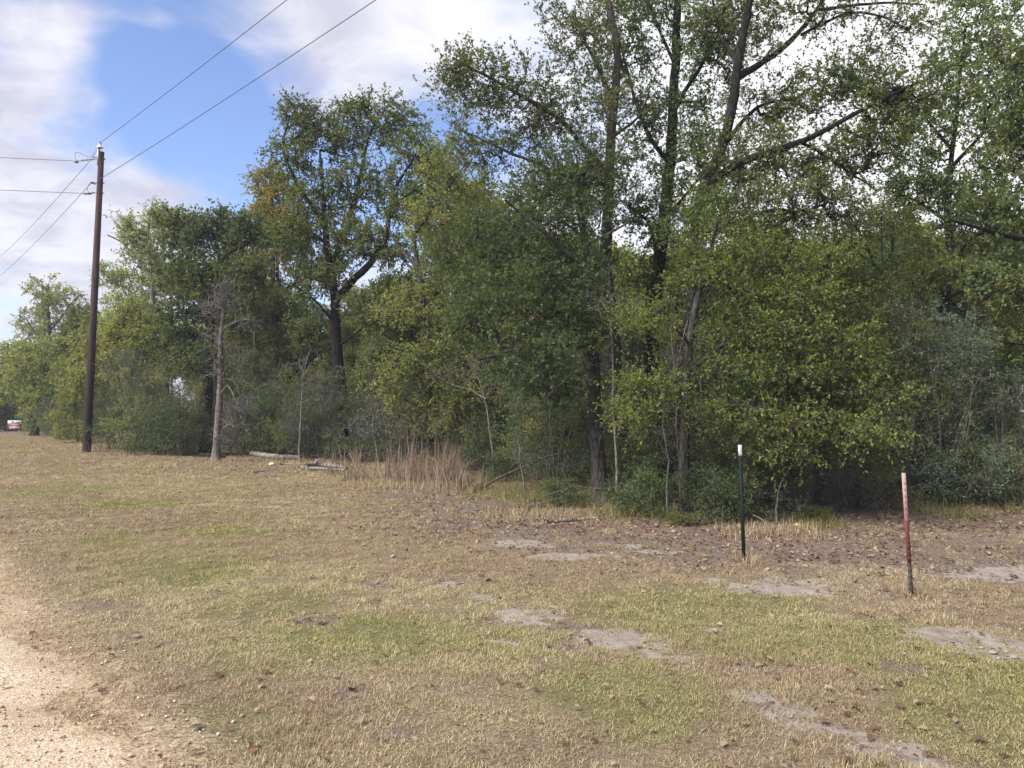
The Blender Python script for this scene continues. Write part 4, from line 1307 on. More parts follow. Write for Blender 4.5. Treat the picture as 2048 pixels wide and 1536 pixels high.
for kk, (sd, H, lf, bk, spd, n) in {'w_oak': (61, 9.0, OAK, BARKD, 3.0, 330), 'w_olive': (62, 8.0, OLIVE, BARK, 2.6, 330), 'w_gold': (63, 7.2, ELM, BARK, 2.4, 330), 'w_thin': (64, 8.6, OLIVE, BARKP, 2.0, 230)}.items():
    PROTO[kk] = wild_tree(sd, H, lf, bk, spd, n)
WL = {'w_oak': 'dark green oak standing deep in the wood', 'w_olive': 'light olive tree standing deep in the wood',
      'w_gold': 'yellow-green tree standing deep in the wood', 'w_thin': 'thin pale-barked tree deep in the wood'}
r = np.random.default_rng(91)
spots = []
tries = 0
while len(spots) < 84 and tries < 9000:
    tries += 1
    d = r.uniform(16, 62)
    px = r.uniform(-250, 2350)
    p = at(px, 800, d)
    e_ = float(inside(np.array([p[0]]), np.array([d]))[0])
    if e_ < 2.6 or e_ > 26 or any(math.hypot(p[0] - a, d - b) < 2.0 for a, b in spots):
        continue
    spots.append((p[0], d))
    kd = r.choice(['w_oak', 'w_olive', 'w_olive', 'w_gold', 'w_gold', 'w_thin'])
    sc = r.uniform(.8, 1.3)
    top_ = np.interp(px, [-250, 0, 100, 200, 290, 400, 480, 550, 620, 700, 860, 920, 1000, 1300, 1450, 1650, 1800, 1950, 2350],
                     [700, 690, 600, 580, 500, 470, 450, 380, 400, 540, 520, 340, 330, 380, 420, 430, 420, 430, 430]) + r.uniform(0, 70)
    hmax = at(px, top_, d)[2]
    sc = min(sc, hmax / {'w_oak': 9.6, 'w_olive': 8.6, 'w_gold': 7.8, 'w_thin': 9.2}[kd])
    if sc < .42:
        spots.pop()
        continue
    lb_ = WL[kd].replace(' deep in the wood', '') + ' deep in the wood ' + landmark(px)
    place(kd, lb_, 'trees deep in the wood: ' + lb_, p[0], d, sc, r.uniform(.9, 1.05), cat='tree')


# ------------------------------------------------------------------ utility pole and lines
pd_ = onground(172, 906)[1]
pb = at(173, 906, pd_)
pole_top = at(203, 304, pd_)
pbz = gz1(pb[0], pd_)
m_pole, g = mat('pole_wood')
co = g.n('ShaderNodeTexCoord').outputs['Object']
spz = g.n('ShaderNodeSeparateXYZ')
g.put(spz.inputs[0], co)
mp = g.n('ShaderNodeMapping')
mp.inputs['Scale'].default_value = (1, 1, .05)
g.put(mp.inputs[0], co)
n1 = g.noise(mp.outputs[0], 26, 6, .65)
n2 = g.noise(co, 1.4, 4, .6)
up_ = g.mix(g.step(n1, .3, .7), (.045, .026, .026), (.115, .070, .065))
dn_ = g.mix(g.step(n1, .3, .7), (.012, .009, .009), (.042, .026, .023))
c = g.mix(g.step(g.math('ADD', spz.outputs[2], g.math('MULTIPLY', n2, 2.0)), 2.2, 9.0), dn_, up_)
# the sunlit left edge of the upper pole, painted paler into the wood
wx = g.math('ADD', g.math('MULTIPLY', spz.outputs[0], -7.0), g.math('MULTIPLY', n1, .5))
c = g.mix(g.math('MULTIPLY', g.step(wx, .55, .95), g.step(spz.outputs[2], 5.0, 8.0)), c, (.42, .40, .37))
finish(g, c, .85, .2, n1, .6, .01)
m_met = plain('galvanised_steel', (.33, .34, .36), .5, .5, .6)
m_dmet = plain('dark_steel', (.08, .08, .09), .55, .4, .5)
m_porc = plain('white_porcelain', (.72, .72, .70), .2, .5, 0, 12, .06)
m_poly = plain('grey_polymer', (.22, .22, .25), .5, .4)
m_wire = plain('weathered_wire', (.11, .11, .13), .6, .3, .4)

pole = thing('utility_pole', 'tall weathered wooden utility pole standing by the wood at the road', 'utility pole', (pb[0], pd_, pbz))
PO = np.array([pb[0], pd_, pbz])
axis_top = pole_top - PO
Hh = axis_top[2]
t = np.linspace(0, 1, 26)
P = np.outer(t, axis_top)
P[0, 2] -= .3
obj('pole', MB().tube(P, .155 - .055 * t, 28).build('pole', m_pole, smooth=True), pole)


def onpole(f):
    return axis_top * f


pr = .10
tp_ = axis_top
mb = MB().box(tp_ + [-.085, -.055, -.20], [.03, .05, .34])
obj('pin_bracket', mb.build('pin_bracket', m_met), pole)
mb = MB().tube([tp_ + [-.06, -.05, .0], tp_ + [-.045, -.04, .20]], .02, 10)
obj('insulator_pin', mb.build('insulator_pin', m_dmet, smooth=True), pole)
ic = tp_ + np.array([-.045, -.04, .14])
prof = [(.0, .03), (.0, .12), (.03, .125), (.055, .10), (.085, .075), (.10, .055), (.12, .05), (.13, .06), (.16, .058), (.175, .03)]
mb = MB().tube([ic + [0, 0, z_] for z_, _ in prof], [q for _, q in prof], 20)
ins = obj('insulator', mb.build('insulator', m_porc, smooth=True), pole)
mb = MB().tube([ic + [0, 0, .165], ic + [0, 0, .205]], [.062, .045], 16)
obj('wire_cap', mb.build('wire_cap', m_dmet, smooth=True), ins)

# where the lines leave the pole
A_top = PO + ic + np.array([0, 0, .20])
f2 = (at(190, 318, pd_)[2] - PO[2]) / Hh
f3 = (at(190, 366, pd_)[2] - PO[2]) / Hh
f4 = (at(190, 386, pd_)[2] - PO[2]) / Hh
for f_ in (f2, f3, f4):
    q = onpole(f_)
    mb = MB().tube([q + [-.16, -.03, 0], q + [.20, -.02, -.005]], .013, 8)
    bo = obj('through_bolt', mb.build('through_bolt', m_dmet, smooth=True), pole)
    obj('washer', MB().box(q + [.125, -.02, -.003], [.008, .035, .035]).build('washer', m_dmet), bo)
# polymer dead-end insulator reaching left
s0, s1 = onpole(f2) + [-.14, -.03, 0], at(152, 322, pd_) - PO
n = 15
t = np.linspace(0, 1, n)
mb = MB().tube(s0 + np.outer(t, s1 - s0), .016, 8)
dr = (s1 - s0)
for k in range(7):
    c_ = s0 + dr * (.16 + .1 * k)
    mb.tube([c_ - dr * .012, c_, c_ + dr * .012], [.02, .052 if k % 2 else .042, .02], 12)
de = obj('strain_insulator', mb.build('strain_insulator', m_poly, smooth=True), pole)
obj('clamp', MB().box(s1 + [.02, 0, -.03], [.07, .02, .045]).build('clamp', m_dmet), de)
# small second dead-end of the far span
q = at(187, 311, pd_) - PO
s2 = onpole(f2) + [-.14, -.03, 0]
obj('clamp', MB().tube([s2 + [0, 0, .02], q + [0, 0, -.05], q], [.018, .03, .02], 8).build('clamp', m_dmet, smooth=True), pole)
# jumper loop from the strain clamp back to the top
lp = [s1 + [.03, -.02, 0], at(150, 312, pd_) - PO, at(151, 305, pd_) - PO, at(163, 307, pd_) - PO, at(176, 314, pd_) - PO, at(186, 311, pd_) - PO, at(193, 300, pd_) - PO, ic + [0, 0, .19]]
obj('jumper_wire', MB().tube(smoothline(lp, .1), .009, 6).build('jumper_wire', m_wire, smooth=True), pole)
# neutral spool and lower dead-end
q3 = onpole(f3)
mb = MB().tube([q3 + [-.13, -.05, -.05], q3 + [-.2, -.06, -.02], q3 + [-.32, -.06, .0]], [.03, .05, .028], 10)
obj('neutral_clevis', mb.build('neutral_clevis', m_dmet, smooth=True), pole)
q4 = onpole(f4)
e4 = at(176, 387, pd_) - PO
mb = MB().tube([q4 + [-.13, -.03, 0], q4 + [-.25, -.03, 0], (q4 + e4) / 2 + [0, 0, .01], e4], [.012, .035, .02, .02], 8)
mb.box(e4 + [-.02, 0, -.005], [.14, .03, .03])
obj('neutral_dead_end', mb.build('neutral_dead_end', m_dmet, smooth=True), pole)
lp = [q3 + [-.30, -.06, 0], q3 + [-.42, -.06, -.12], q3 + [-.44, -.06, -.3], e4 + [.06, 0, .02]]
obj('jumper_wire', MB().tube(smoothline(lp, .08), .008, 6).build('jumper_wire', m_wire, smooth=True), pole)


def line(label, a, b, sag, rad=.0105):
    a, b = np.asarray(a, float), np.asarray(b, float)
    t = np.linspace(0, 1, 60)[:, None]
    p = a + (b - a) * t
    p[:, 2] -= 4 * sag * (t * (1 - t))[:, 0]
    o = obj('power_line', MB().tube(p - a, rad, 6).build('power_line', m_wire, smooth=True), None, tuple(a))
    return tag(o, label, 'power line')


def through(a, px, py, span, dirxy, sag):
    """far end of a span from a whose line passes the photo pixel; heading dirxy over the ground"""
    r_ = ray(px, py)
    dx, dy = dirxy
    # where the vertical plane of the span meets the pixel's ray
    M = np.array([[dx, -r_[0]], [dy, -r_[1]]])
    s, u = np.linalg.solve(M, np.array([-a[0], -a[1]]))
    z_ = CAM_H + r_[2] * u
    tt = s / span
    zb = a[2] + (z_ + 4 * sag * tt * (1 - tt) - a[2]) / tt
    return np.array([a[0] + dx * span, a[1] + dy * span, zb])


def udir(x, y):
    q = math.hypot(x, y)
    return x / q, y / q


near_dir = udir(1.0, -.95)
b_ = through(A_top, 568, 4, 52, near_dir, .5)
line('upper overhead wire from the pole-top insulator over the lawn', A_top, b_, .5)
N_a = PO + q3 + np.array([.05, -.13, .1])
b_ = through(N_a, 745, 4, 52, near_dir, .45)
line('lower overhead wire from the pole side over the lawn', N_a, b_, .45)
far_dir = udir(-.80, 1.0)
F_a = PO + (at(187, 313, pd_) - PO)
b_ = through(F_a, 0, 514, 60, far_dir, .5)
line('upper wire running on from the pole along the road', F_a, b_, .5)
F_b = PO + q3 + np.array([-.30, -.05, 0])
b_ = through(F_b, 0, 552, 60, far_dir, .5)
line('lower wire running on from the pole along the road', F_b, b_, .5)
side = udir(-1.0, -.12)
S_a = PO + s1
b_ = through(S_a, 0, 315, 45, side, .35)
line('upper wire crossing the road from the strain insulator', S_a, b_, .35)
S_b = PO + e4
b_ = through(S_b, 0, 380, 45, side, .35)
line('lower wire crossing the road below the strain insulator', S_b, b_, .35)

# ------------------------------------------------------------------ steel posts
m_green = plain('green_paint', (.007, .015, .013), .6, .2, 0, 40, .3)
m_white = plain('white_paint', (.70, .66, .62), .6, .3, 0, 60, .12)
m_red, g = mat('faded_red_paint')
co = g.n('ShaderNodeTexCoord').outputs['Object']
spz = g.n('ShaderNodeSeparateXYZ')
g.put(spz.inputs[0], co)
n1 = g.noise(co, 22, 6, .7)
c = g.mix(g.step(n1, .35, .7), (.17, .045, .042), (.27, .10, .09))
fade = g.step(g.math('ADD', spz.outputs[2], g.math('MULTIPLY', n1, .5)), .75, 1.45)
c = g.mix(fade, c, (.36, .26, .24))
c = g.mix(g.math('MULTIPLY', g.step(n1, .62, .7), .8), c, (.10, .055, .04))
finish(g, c, .75, .2, n1, .3, .004)
m_drk = plain('bare_dark_steel', (.045, .038, .036), .7, .3, .2, 40, .35)


def t_post(label, pxb, pyb, pxt, pyt, upper, lower, f_split, rz):
    x, y = onground(pxb, pyb)
    z = gz1(x, y)
    top = at(pxt, pyt, y - .02) - np.array([x, y, z])
    o = thing('steel_post', label, 'fence post', (x, y, z))
    ax_ = top / np.linalg.norm(top)
    Lp = np.linalg.norm(top)
    cz, sz_ = math.cos(rz), math.sin(rz)
    X = np.array([cz, sz_, 0])
    X = X - ax_ * (X @ ax_)
    X /= np.linalg.norm(X)
    Y = np.cross(ax_, X)
    Rm = np.column_stack([X, Y, ax_])

    def seg(z0, z1):
        mb = MB()
        c0 = ax_ * (z0 + z1) / 2
        mb.box(c0, [.0160, .0028, (z1 - z0) / 2], Rm)                       # flange (the face with the studs)
        mb.box(c0 + Y * .0195, [.0024, .0165, (z1 - z0) / 2 - .001], Rm)       # web behind
        return mb

    s = Lp * f_split
    lo_, hi_ = seg(-.25, s), seg(s + .001, Lp)
    a = obj('post_foot' if f_split < .5 else 'post', lo_.build('post', lower), o)
    b = obj('post' if f_split < .5 else 'painted_tip', hi_.build('painted_tip', upper), o)
    zz = .12
    k = 0
    while zz < Lp - .04:
        base_o, m_ = (b, upper) if zz > s else (a, lower)
        mb = MB().tube([ax_ * zz - Y * .0025, ax_ * zz - Y * .0105 + ax_ * .003], [.0075, .0055], 8)
        obj('stud', mb.build('stud', m_, smooth=False), base_o)
        zz += .054
        k += 1
    return o


t_post('green steel post with a white painted tip', 1489, 1124, 1481, 890, m_white, m_green, .905, .45)
t_post('faded red steel post with a dark bare foot', 1823, 1192, 1807, 946, m_red, m_drk, .262, -.25)

# ------------------------------------------------------------------ for-sale sign at the verge
sx_, sy_ = onground(29, 869)
szz = gz1(sx_, sy_)
scl_ = sy_ / FPX
sign = thing('yard_sign', 'small white and maroon board sign on thin legs beside the road', 'sign', (sx_, sy_, szz))
hw, zb_, zt_ = 14.0 * scl_, 9.0 * scl_, 27.5 * scl_
m_mar = plain('maroon_print', (.16, .010, .022), .5, .4, 0, 8, .12)
m_swh = plain('white_print', (.58, .58, .58), .5, .4, 0, 8, .05)
m_ink = plain('grey_ink', (.16, .12, .15), .6, .3)
m_pk = plain('pale_ink', (.46, .38, .40), .6, .3)
obj('board', MB().box([0, .0, (zb_ + zt_ - .36 * (zt_ - zb_)) / 2], [hw, .012, (zt_ - zb_) * .32]).build('board', m_mar), sign)
hd = obj('header', MB().box([0, 0, zt_ - (zt_ - zb_) * .18 + .001], [hw, .0125, (zt_ - zb_) * .178]).build('header', m_swh), sign)
zh = zt_ - (zt_ - zb_) * .19
em = np.array([[-.09, 0, .075], [.06, 0, .085], [.03, 0, -.02], [-.02, 0, -.085], [-.05, 0, -.03], [-.17, 0, .02]])
v_ = np.vstack([em + [-.09, -.0135, zh], em + [-.09, -.0165, zh]])
f_ = [np.array([[6, 7, 8], [6, 8, 10], [8, 9, 10], [6, 10, 11]])[:, ::-1], np.array([[i, (i + 1) % 6, (i + 1) % 6 + 6, i + 6] for i in range(6)])]
obj('emblem', mesh('emblem', v_, f_, [m_ink]), hd)


def lettering(name, body, size, x, z, y, m, parent):
    cu = bpy.data.curves.new(name, 'FONT')
    cu.body, cu.size, cu.extrude = body, size, .0015
    cu.align_x, cu.align_y = 'CENTER', 'CENTER'
    tmp = bpy.data.objects.new(name, cu)
    COL.objects.link(tmp)
    me = bpy.data.meshes.new_from_object(tmp)
    bpy.data.objects.remove(tmp)
    me.materials.clear()
    me.materials.append(m)
    o = obj(name, me, parent, (x, y, z))
    o.rotation_euler = (R(90), 0, 0)
    o['kind'] = 'stuff'
    return o


# the header's name and the line under it are too small to read in the photograph: plain strokes
for k in range(7):
    obj('print_stroke', MB().box([.07 + .043 * k, -.014, zh + .005], [.014, .0018, .03]).build('print_stroke', m_ink), hd)
for k in range(9):
    obj('print_stroke', MB().box([-.24 + .062 * k, -.0135, zb_ + (zt_ - zb_) * .535], [.02, .0018, .026]).build('print_stroke', m_pk), sign)
pn = obj('text_panel', MB().box([0, -.0145, zb_ + (zt_ - zb_) * .235], [hw * .74, .002, (zt_ - zb_) * .125]).build('text_panel', m_pk), sign)
lettering('lettering', 'FOR SALE', .19, 0, zb_ + (zt_ - zb_) * .235, -.019, m_ink, pn)
for s in (-1, 1):
    obj('leg', MB().tube([[s * (hw + .012), .0, -.2], [s * (hw + .012), .0, zt_ + .03]], .018, 8).build('leg', m_dmet, smooth=True), sign)
obj('top_rail', MB().tube([[-hw - .012, 0, zt_ + .022], [hw + .012, 0, zt_ + .022]], .011, 8).build('top_rail', m_dmet, smooth=True), sign)
obj('latch', MB().box([0, 0, zb_ - .03], [.07, .01, .025]).build('latch', m_dmet), sign)


# ------------------------------------------------------------------ fallen wood
def lying(name, label, cat, pts, r0, r1, m, stubs=(), seed=0, k=12):
    """pts: [(px, py, height of the axis above ground)] resting on the ground seen at the pixel"""
    r = np.random.default_rng(seed)
    W_ = []
    for px, py, h in pts:
        x, y = onground(px, py)
        W_.append([x, y, gz1(x, y) + h])
    W_ = np.array(W_)
    o = thing(name, label, cat, tuple(W_[0] - [0, 0, pts[0][2]]))
    b = W_[0] - np.array([0, 0, pts[0][2]])
    P = smoothline(W_ - b, .15)
    n = len(P)
    P[1:-1] += r.normal(0, .12 * r0, (n - 2, 3))
    t = np.linspace(0, 1, n)
    rad = (r0 + (r1 - r0) * t) * (1 + r.normal(0, .05, n))
    obj('stem', MB().tube(P, rad, k).build('stem', m, smooth=True), o)
    for f_, dv, rr in stubs:
        j = int(f_ * (n - 1))
        dv = np.asarray(dv, float)
        Q = np.array([P[j], P[j] + dv * .5 + r.normal(0, .04, 3), P[j] + dv])
        obj('branch_stub', MB().tube(Q, [rr, rr * .8, rr * .55], 8).build('branch_stub', m, smooth=True), o)
    return o


lying('fallen_log', 'grey fallen log lying under the shrubs right of the snag', 'log', [(503, 911, .085), (540, 915, .08), (585, 918, .08), (605, 920, .10)], .095, .075, LOGM, [(.1, (-.1, -.1, .22), .03)], 1)
lying('fallen_log', 'thick bleached log topmost in the small log pile', 'log', [(612, 938, .08), (640, 936, .10), (665, 938, .09), (694, 941, .06)], .065, .04, LOGM, [(.25, (.18, -.05, .16), .04), (.42, (.2, .05, .14), .035)], 2)
lying('fallen_log', 'thin bleached log in front of the small log pile', 'log', [(618, 943, .06), (650, 944, .07), (690, 945, .05)], .05, .03, LOGM, [(.6, (.2, -.1, .08), .02)], 3)
lying('fallen_log', 'short pale chunk of wood left of the log pile', 'log', [(597, 940, .05), (608, 940, .05)], .055, .045, LOGM, (), 4)
lying('fallen_log', 'dark rotten log by the snag foot', 'log', [(402, 914, .08), (425, 916, .09), (452, 916, .07)], .09, .07, BARKD, (), 5)
lying('fallen_branch', 'thin grey stick lying on bare soil before the dark oak', 'branch', [(1092, 1043, .02), (1130, 1041, .03), (1165, 1039, .025), (1196, 1037, .03)], .028, .018, LOGM, [(.4, (.1, .02, .04), .01)], 6)
lying('fallen_branch', 'thin pale stick on the grass before the log pile', 'branch', [(505, 948, .02), (530, 946, .02)], .02, .012, LOGM, (), 7)
lying('fallen_branch', 'short pale stick on the grass right of the snag', 'branch', [(560, 930, .03), (585, 930, .03)], .035, .02, LOGM, (), 8)


def aerial(name, label, cat, pts, r0, r1, m, subs=(), k=8):
    """pts: [(px,py,d)]: a stem held up by what grows around it, its foot on the ground"""
    W_ = np.array([at(*p) for p in pts])
    b = np.array([W_[0][0], W_[0][1], gz1(W_[0][0], W_[0][1])])
    W_[0][2] = b[2] - .03
    P = smoothline(W_ - b, .12)
    t = np.linspace(0, 1, len(P))
    o = thing(name, label, cat, tuple(b))
    obj('stem', MB().tube(P, r0 + (r1 - r0) * t, k).build('stem', m, smooth=True), o)
    for Q, a, c_ in subs:
        Q = smoothline(np.array([at(*p) for p in Q]) - b, .1)
        t = np.linspace(0, 1, len(Q))
        obj('side_branch', MB().tube(Q, a + (c_ - a) * t, 6).build('side_branch', m, smooth=True), o)
    return o


aerial('fallen_branch', 'long mossy broken branch leaning up from the ground into the shrubs', 'branch',
       [(958, 976, onground(958, 976)[1]), (1000, 955, 15.6), (1042, 936, 15.3), (1090, 915, 15.1), (1142, 903, 15.0)], .034, .014, BARK,
       [([(1060, 928, 15.2), (1062, 945, 15.2), (1050, 975, 15.1)], .014, .006), ([(1010, 950, 15.5), (1050, 962, 15.4), (1100, 968, 15.3)], .012, .005)])
aerial('bent_stem', 'two bent white stems arching over the low green shrub', 'branch',
       [(1051, 1028, onground(1051, 1028)[1]), (1058, 1015, 12.6), (1085, 1005, 12.7), (1130, 993, 12.8), (1170, 983, 12.9), (1192, 976, 13.0)], .012, .008, TWIGP,
       [([(1095, 990, 12.7), (1130, 978, 12.8), (1155, 972, 12.9), (1180, 977, 12.95), (1225, 976, 13.1)], .010, .006)])
aerial('bent_stem', 'pale broken stem propped beside the green steel post', 'branch',
       [(1546, 1062, onground(1546, 1062)[1]), (1535, 1050, 10.7), (1520, 1036, 10.8), (1506, 1030, 10.9)], .014, .007, TWIGP)
aerial('bent_stem', 'slanting thin stem crossing the dark gap under the elm', 'branch',
       [(1870, 1005, 13.0), (1840, 968, 12.9), (1850, 935, 12.9), (1900, 925, 13.0), (1960, 940, 13.1)], .014, .006, TWIGP)
# dead vine tangle hanging in the elm
r = np.random.default_rng(8)
vt = thing('dead_vine', 'tangled pale dead vine hanging in the elm near its trunk', 'vine', tuple(at(1340, 800, 11.5)))
vb = at(1340, 800, 11.5)
for i in range(7):
    a0, a1 = r.uniform(-14, 6), r.uniform(-8, 16)
    pts = [(1350 + a1, 775 + r.uniform(-6, 8)), (1335 + a0 * .6, 790 + r.uniform(-6, 6)), (1322 + a0, 812 + r.uniform(-4, 8)), (1335 + a1, 824 + r.uniform(-6, 4)), (1352 + a1 * .5, 800 + r.uniform(-10, 22))]
    Q = np.array([at(a, b, 11.5 + r.uniform(-.08, .08)) for a, b in pts]) - vb
    obj('vine_strand', MB().tube(smoothline(Q, .03), .0055, 6).build('vine_strand', TWIGP, smooth=True), vt)
Q = np.array([at(1345, 775, 11.5), at(1360, 700, 11.7), at(1375, 640, 12.0)]) - vb
obj('vine_strand', MB().tube(smoothline(Q, .1), .006, 6).build('vine_strand', TWIGP, smooth=True), vt)


# small pale lumps on the turf
def lump(name, label, px, py, s, m, seed):
    r = np.random.default_rng(seed)
    x, y = onground(px, py)
    u, v = np.meshgrid(np.linspace(0, 2 * np.pi, 10, endpoint=False), np.linspace(.12, np.pi - .12, 7))
    q = np.stack([np.cos(u) * np.sin(v), np.sin(u) * np.sin(v), np.cos(v)], -1).reshape(-1, 3)
    q *= (1 + r.normal(0, .13, len(q)))[:, None] * np.array([s, s * .75, s * .5])
    ii = (np.arange(6)[:, None] * 10 + np.arange(10)[None])
    jj = (np.arange(6)[:, None] * 10 + (np.arange(10)[None] + 1) % 10)
    f = np.stack([ii, jj, jj + 10, ii + 10], -1).reshape(-1, 4)[:, ::-1]
    top, bot = np.arange(10), np.arange(10) + 60
    q = np.vstack([q, [[0, 0, s * .7]], [[0, 0, -s * .7]]])
    tri = np.vstack([np.stack([top, np.roll(top, -1), np.full(10, 70)], 1), np.stack([np.roll(bot, -1), bot, np.full(10, 71)], 1)])
    o = obj(name, mesh(name, q, [tri, f], [m], None, None, True), None, (x, y, gz1(x, y) + s * .45))
    return tag(o, label, 'stone')


m_yel = plain('pale_yellow_stone', (.62, .55, .30), .8, .2, 0, 20, .2)
m_pst = plain('pale_stone', (.27, .24, .205), .8, .2, 0, 25, .2)
lump('stone', 'small pale yellow lump on the grass before the fallen log', 543, 931, .09, m_yel, 1)
lump('stone', 'yellowish lump in the leaf litter right of the green post', 1594, 1052, .055, m_yel, 2)
for i, (px, py, s) in enumerate([(1985, 1300, .030), (2012, 1296, .020), (1962, 1288, .018), (2028, 1308, .024), (1996, 1312, .015)]):
    o = lump('stone', 'small pale stone among pebbles on the sandy patch past the red post', px, py, s, m_pst, 10 + i)
    o['group'] = 'pale stones on the sandy patch'
lump('stone', 'single white pebble on the dry grass before the brown grass clump', 786, 1114, .035, m_pst, 20)


# ------------------------------------------------------------------ fallen leaves
def oak_leaf(seed, curl):
    r = np.random.default_rng(seed)
    n = 9
    t = np.linspace(0, 1, n)
    w = (.10 + .34 * np.sin(np.pi * np.clip(t * 1.02, 0, 1)) ** .8) * (1 + .38 * np.cos(t * np.pi * 6.2)) * .62
    w[-1] = .03
    w[0] = .015
    V, F = [], []
    for i in range(n):
        z = .10 * math.sin(t[i] * 3.1) * curl
        for s, q in ((-1, w[i]), (0, 0), (1, w[i])):
            V.append([t[i] - .5, s * q * r.uniform(.85, 1.15), z + abs(s) * q * q * 1.6 * curl * r.uniform(.6, 1.3) + .02])
    for i in range(n - 1):
        for k in (0, 1):
            a = i * 3 + k
            F.append([a, a + 1, a + 4, a + 3])
    V += [[-.72, .03, .0], [-.5, -.012, .02], [-.5, .012, .02]]
    k = n * 3
    return np.array(V), [np.array([[k, k + 1, k + 2]]), np.array(F)]


def dead_leaf_mat(name, a, b):
    m, g = mat(name)
    rv = g.n('ShaderNodeObjectInfo').outputs['Random']
    n = g.noise(g.n('ShaderNodeTexCoord').outputs['Object'], 7, 4, .6)
    c = g.mix(rv, a, b)
    c = g.mix(g.math('MULTIPLY', g.step(n, .5, .75), .5), c, tuple(q * .5 for q in a))
    finish(g, c, .7, .25, trans=(.15, c))
    return m


DL = {'rust': dead_leaf_mat('rust_leaf', (.13, .062, .036), (.23, .12, .068)), 'tan': dead_leaf_mat('tan_leaf', (.25, .17, .10), (.37, .27, .175)), 'brown': dead_leaf_mat('brown_leaf', (.075, .04, .025), (.15, .08, .048))}
LM_ = {}
for ki, (kn, m_) in enumerate(DL.items()):
    LM_[kn] = []
    for s in range(3):
        v, f = oak_leaf(s + 5 * ki, (.4, .8, 1.3)[s])
        LM_[kn].append(mesh('fallen_leaf', v, f, [m_], None, None, False))
r = np.random.default_rng(33)
hand = [(135, 1112, 'rust'), (160, 1247, 'rust'), (1035, 1375, 'rust'), (995, 1130, 'rust'), (1435, 1250, 'tan'), (1590, 1247, 'tan'), (1910, 1440, 'tan'), (1920, 1455, 'brown'), (1850, 1355, 'tan'),
        (1700, 1258, 'tan'), (820, 1305, 'rust'), (1000, 1370, 'rust'), (1070, 1385, 'brown'), (960, 1500, 'rust'), (620, 1325, 'tan'), (390, 1505, 'rust'), (300, 1410, 'rust'), (385, 1445, 'tan'),
        (1305, 1465, 'tan'), (1220, 1400, 'tan'), (1720, 1385, 'brown'), (1660, 1400, 'tan'), (1790, 1370, 'tan'), (1430, 1285, 'rust'), (1600, 1330, 'tan'), (70, 1300, 'rust'), (350, 1215, 'brown'), (510, 1130, 'rust')]
spots_l = [(onground(a, b) + (c_,)) for a, b, c_ in hand]
while len(spots_l) < 270:
    px, py = r.uniform(-40, 2090), 1536 - (1536 - 960) * r.uniform(0, 1) ** 1.0
    x, y = onground(px, py)
    pl = .22 + .5 * float(z_litter(np.array([x]), np.array([y]))[0]) + .35 * sstep(px, 1000, 2000)
    if float(inside(np.array([x]), np.array([y]))[0]) > .4 or r.uniform() > pl:
        continue
    spots_l.append((x, y, r.choice(['rust', 'tan', 'tan', 'brown'])))
LL = {'rust': 'rust-red fallen oak leaf lying on the mown grass', 'tan': 'pale tan fallen oak leaf lying on the mown grass', 'brown': 'dark brown curled fallen oak leaf lying on the mown grass'}
for x, y, kn in spots_l:
    o = obj('fallen_leaf', LM_[kn][r.integers(0, 3)], None, (x, y, gz1(x, y) + .018))
    o.rotation_euler = (r.normal(0, .16), r.normal(0, .16), r.uniform(0, 6.28))
    s = r.uniform(.034, .068)
    o.scale = (s, s, s)
    q_ = (x / y * FPX + 1024)
    wh = 'on the lawn before the posts' if q_ > 1250 else ('on the lawn near the gravel road' if float(off_road(np.array([x]), np.array([y]))[0]) < 2.0 else 'on the open middle of the lawn')
    if float(z_dark(np.array([x]), np.array([y]))[0]) > .5 and y > 7.5:
        wh = 'on the bare soil by the wood'
    lb_ = LL[kn].replace('lying on the mown grass', wh)
    tag(o, lb_, 'leaf', 'fallen leaves: ' + lb_)
# the uncountable rest: litter under the trees and small leaf scraps
for kn, dens in (('rust', 16), ('tan', 24), ('brown', 26)):
    n = 60000
    x, y = r.uniform(-26, 18, n), r.uniform(3, 34, n)
    kp = (np.abs(x) < .75 * y + 2)
    x, y = x[kp], y[kp]
    ei = inside(x, y)
    p = np.clip(.012 + .75 * z_litter(x, y) + .2 * z_dark(x, y) + .12 * sstep(ei, -6, 0), 0, 1) * (off_road(x, y) > .3) * np.where(ei > 6, .35, 1) * np.clip(.25 + 1.7 * (fbm(x, y, .8, 55, 3) - .35), .05, 1)
    p *= dens / 26 * (1 + 1.3 * (x > -2) * (y < 15)) * 1.5
    kp = r.uniform(0, 1, len(x)) < p
    x, y = x[kp], y[kp]
    n = len(x)
    s = r.uniform(.025, .075, n)
    scatter('leaf_litter', LM_[kn][1], np.stack([x, y, gz(x, y) + .012], 1), np.stack([r.normal(0, .35, n), r.normal(0, .35, n), r.uniform(0, 6.28, n)], 1), np.stack([s, s, s], 1), {},
            label=kn + ' fallen oak leaf litter under the trees', cat='leaf litter')

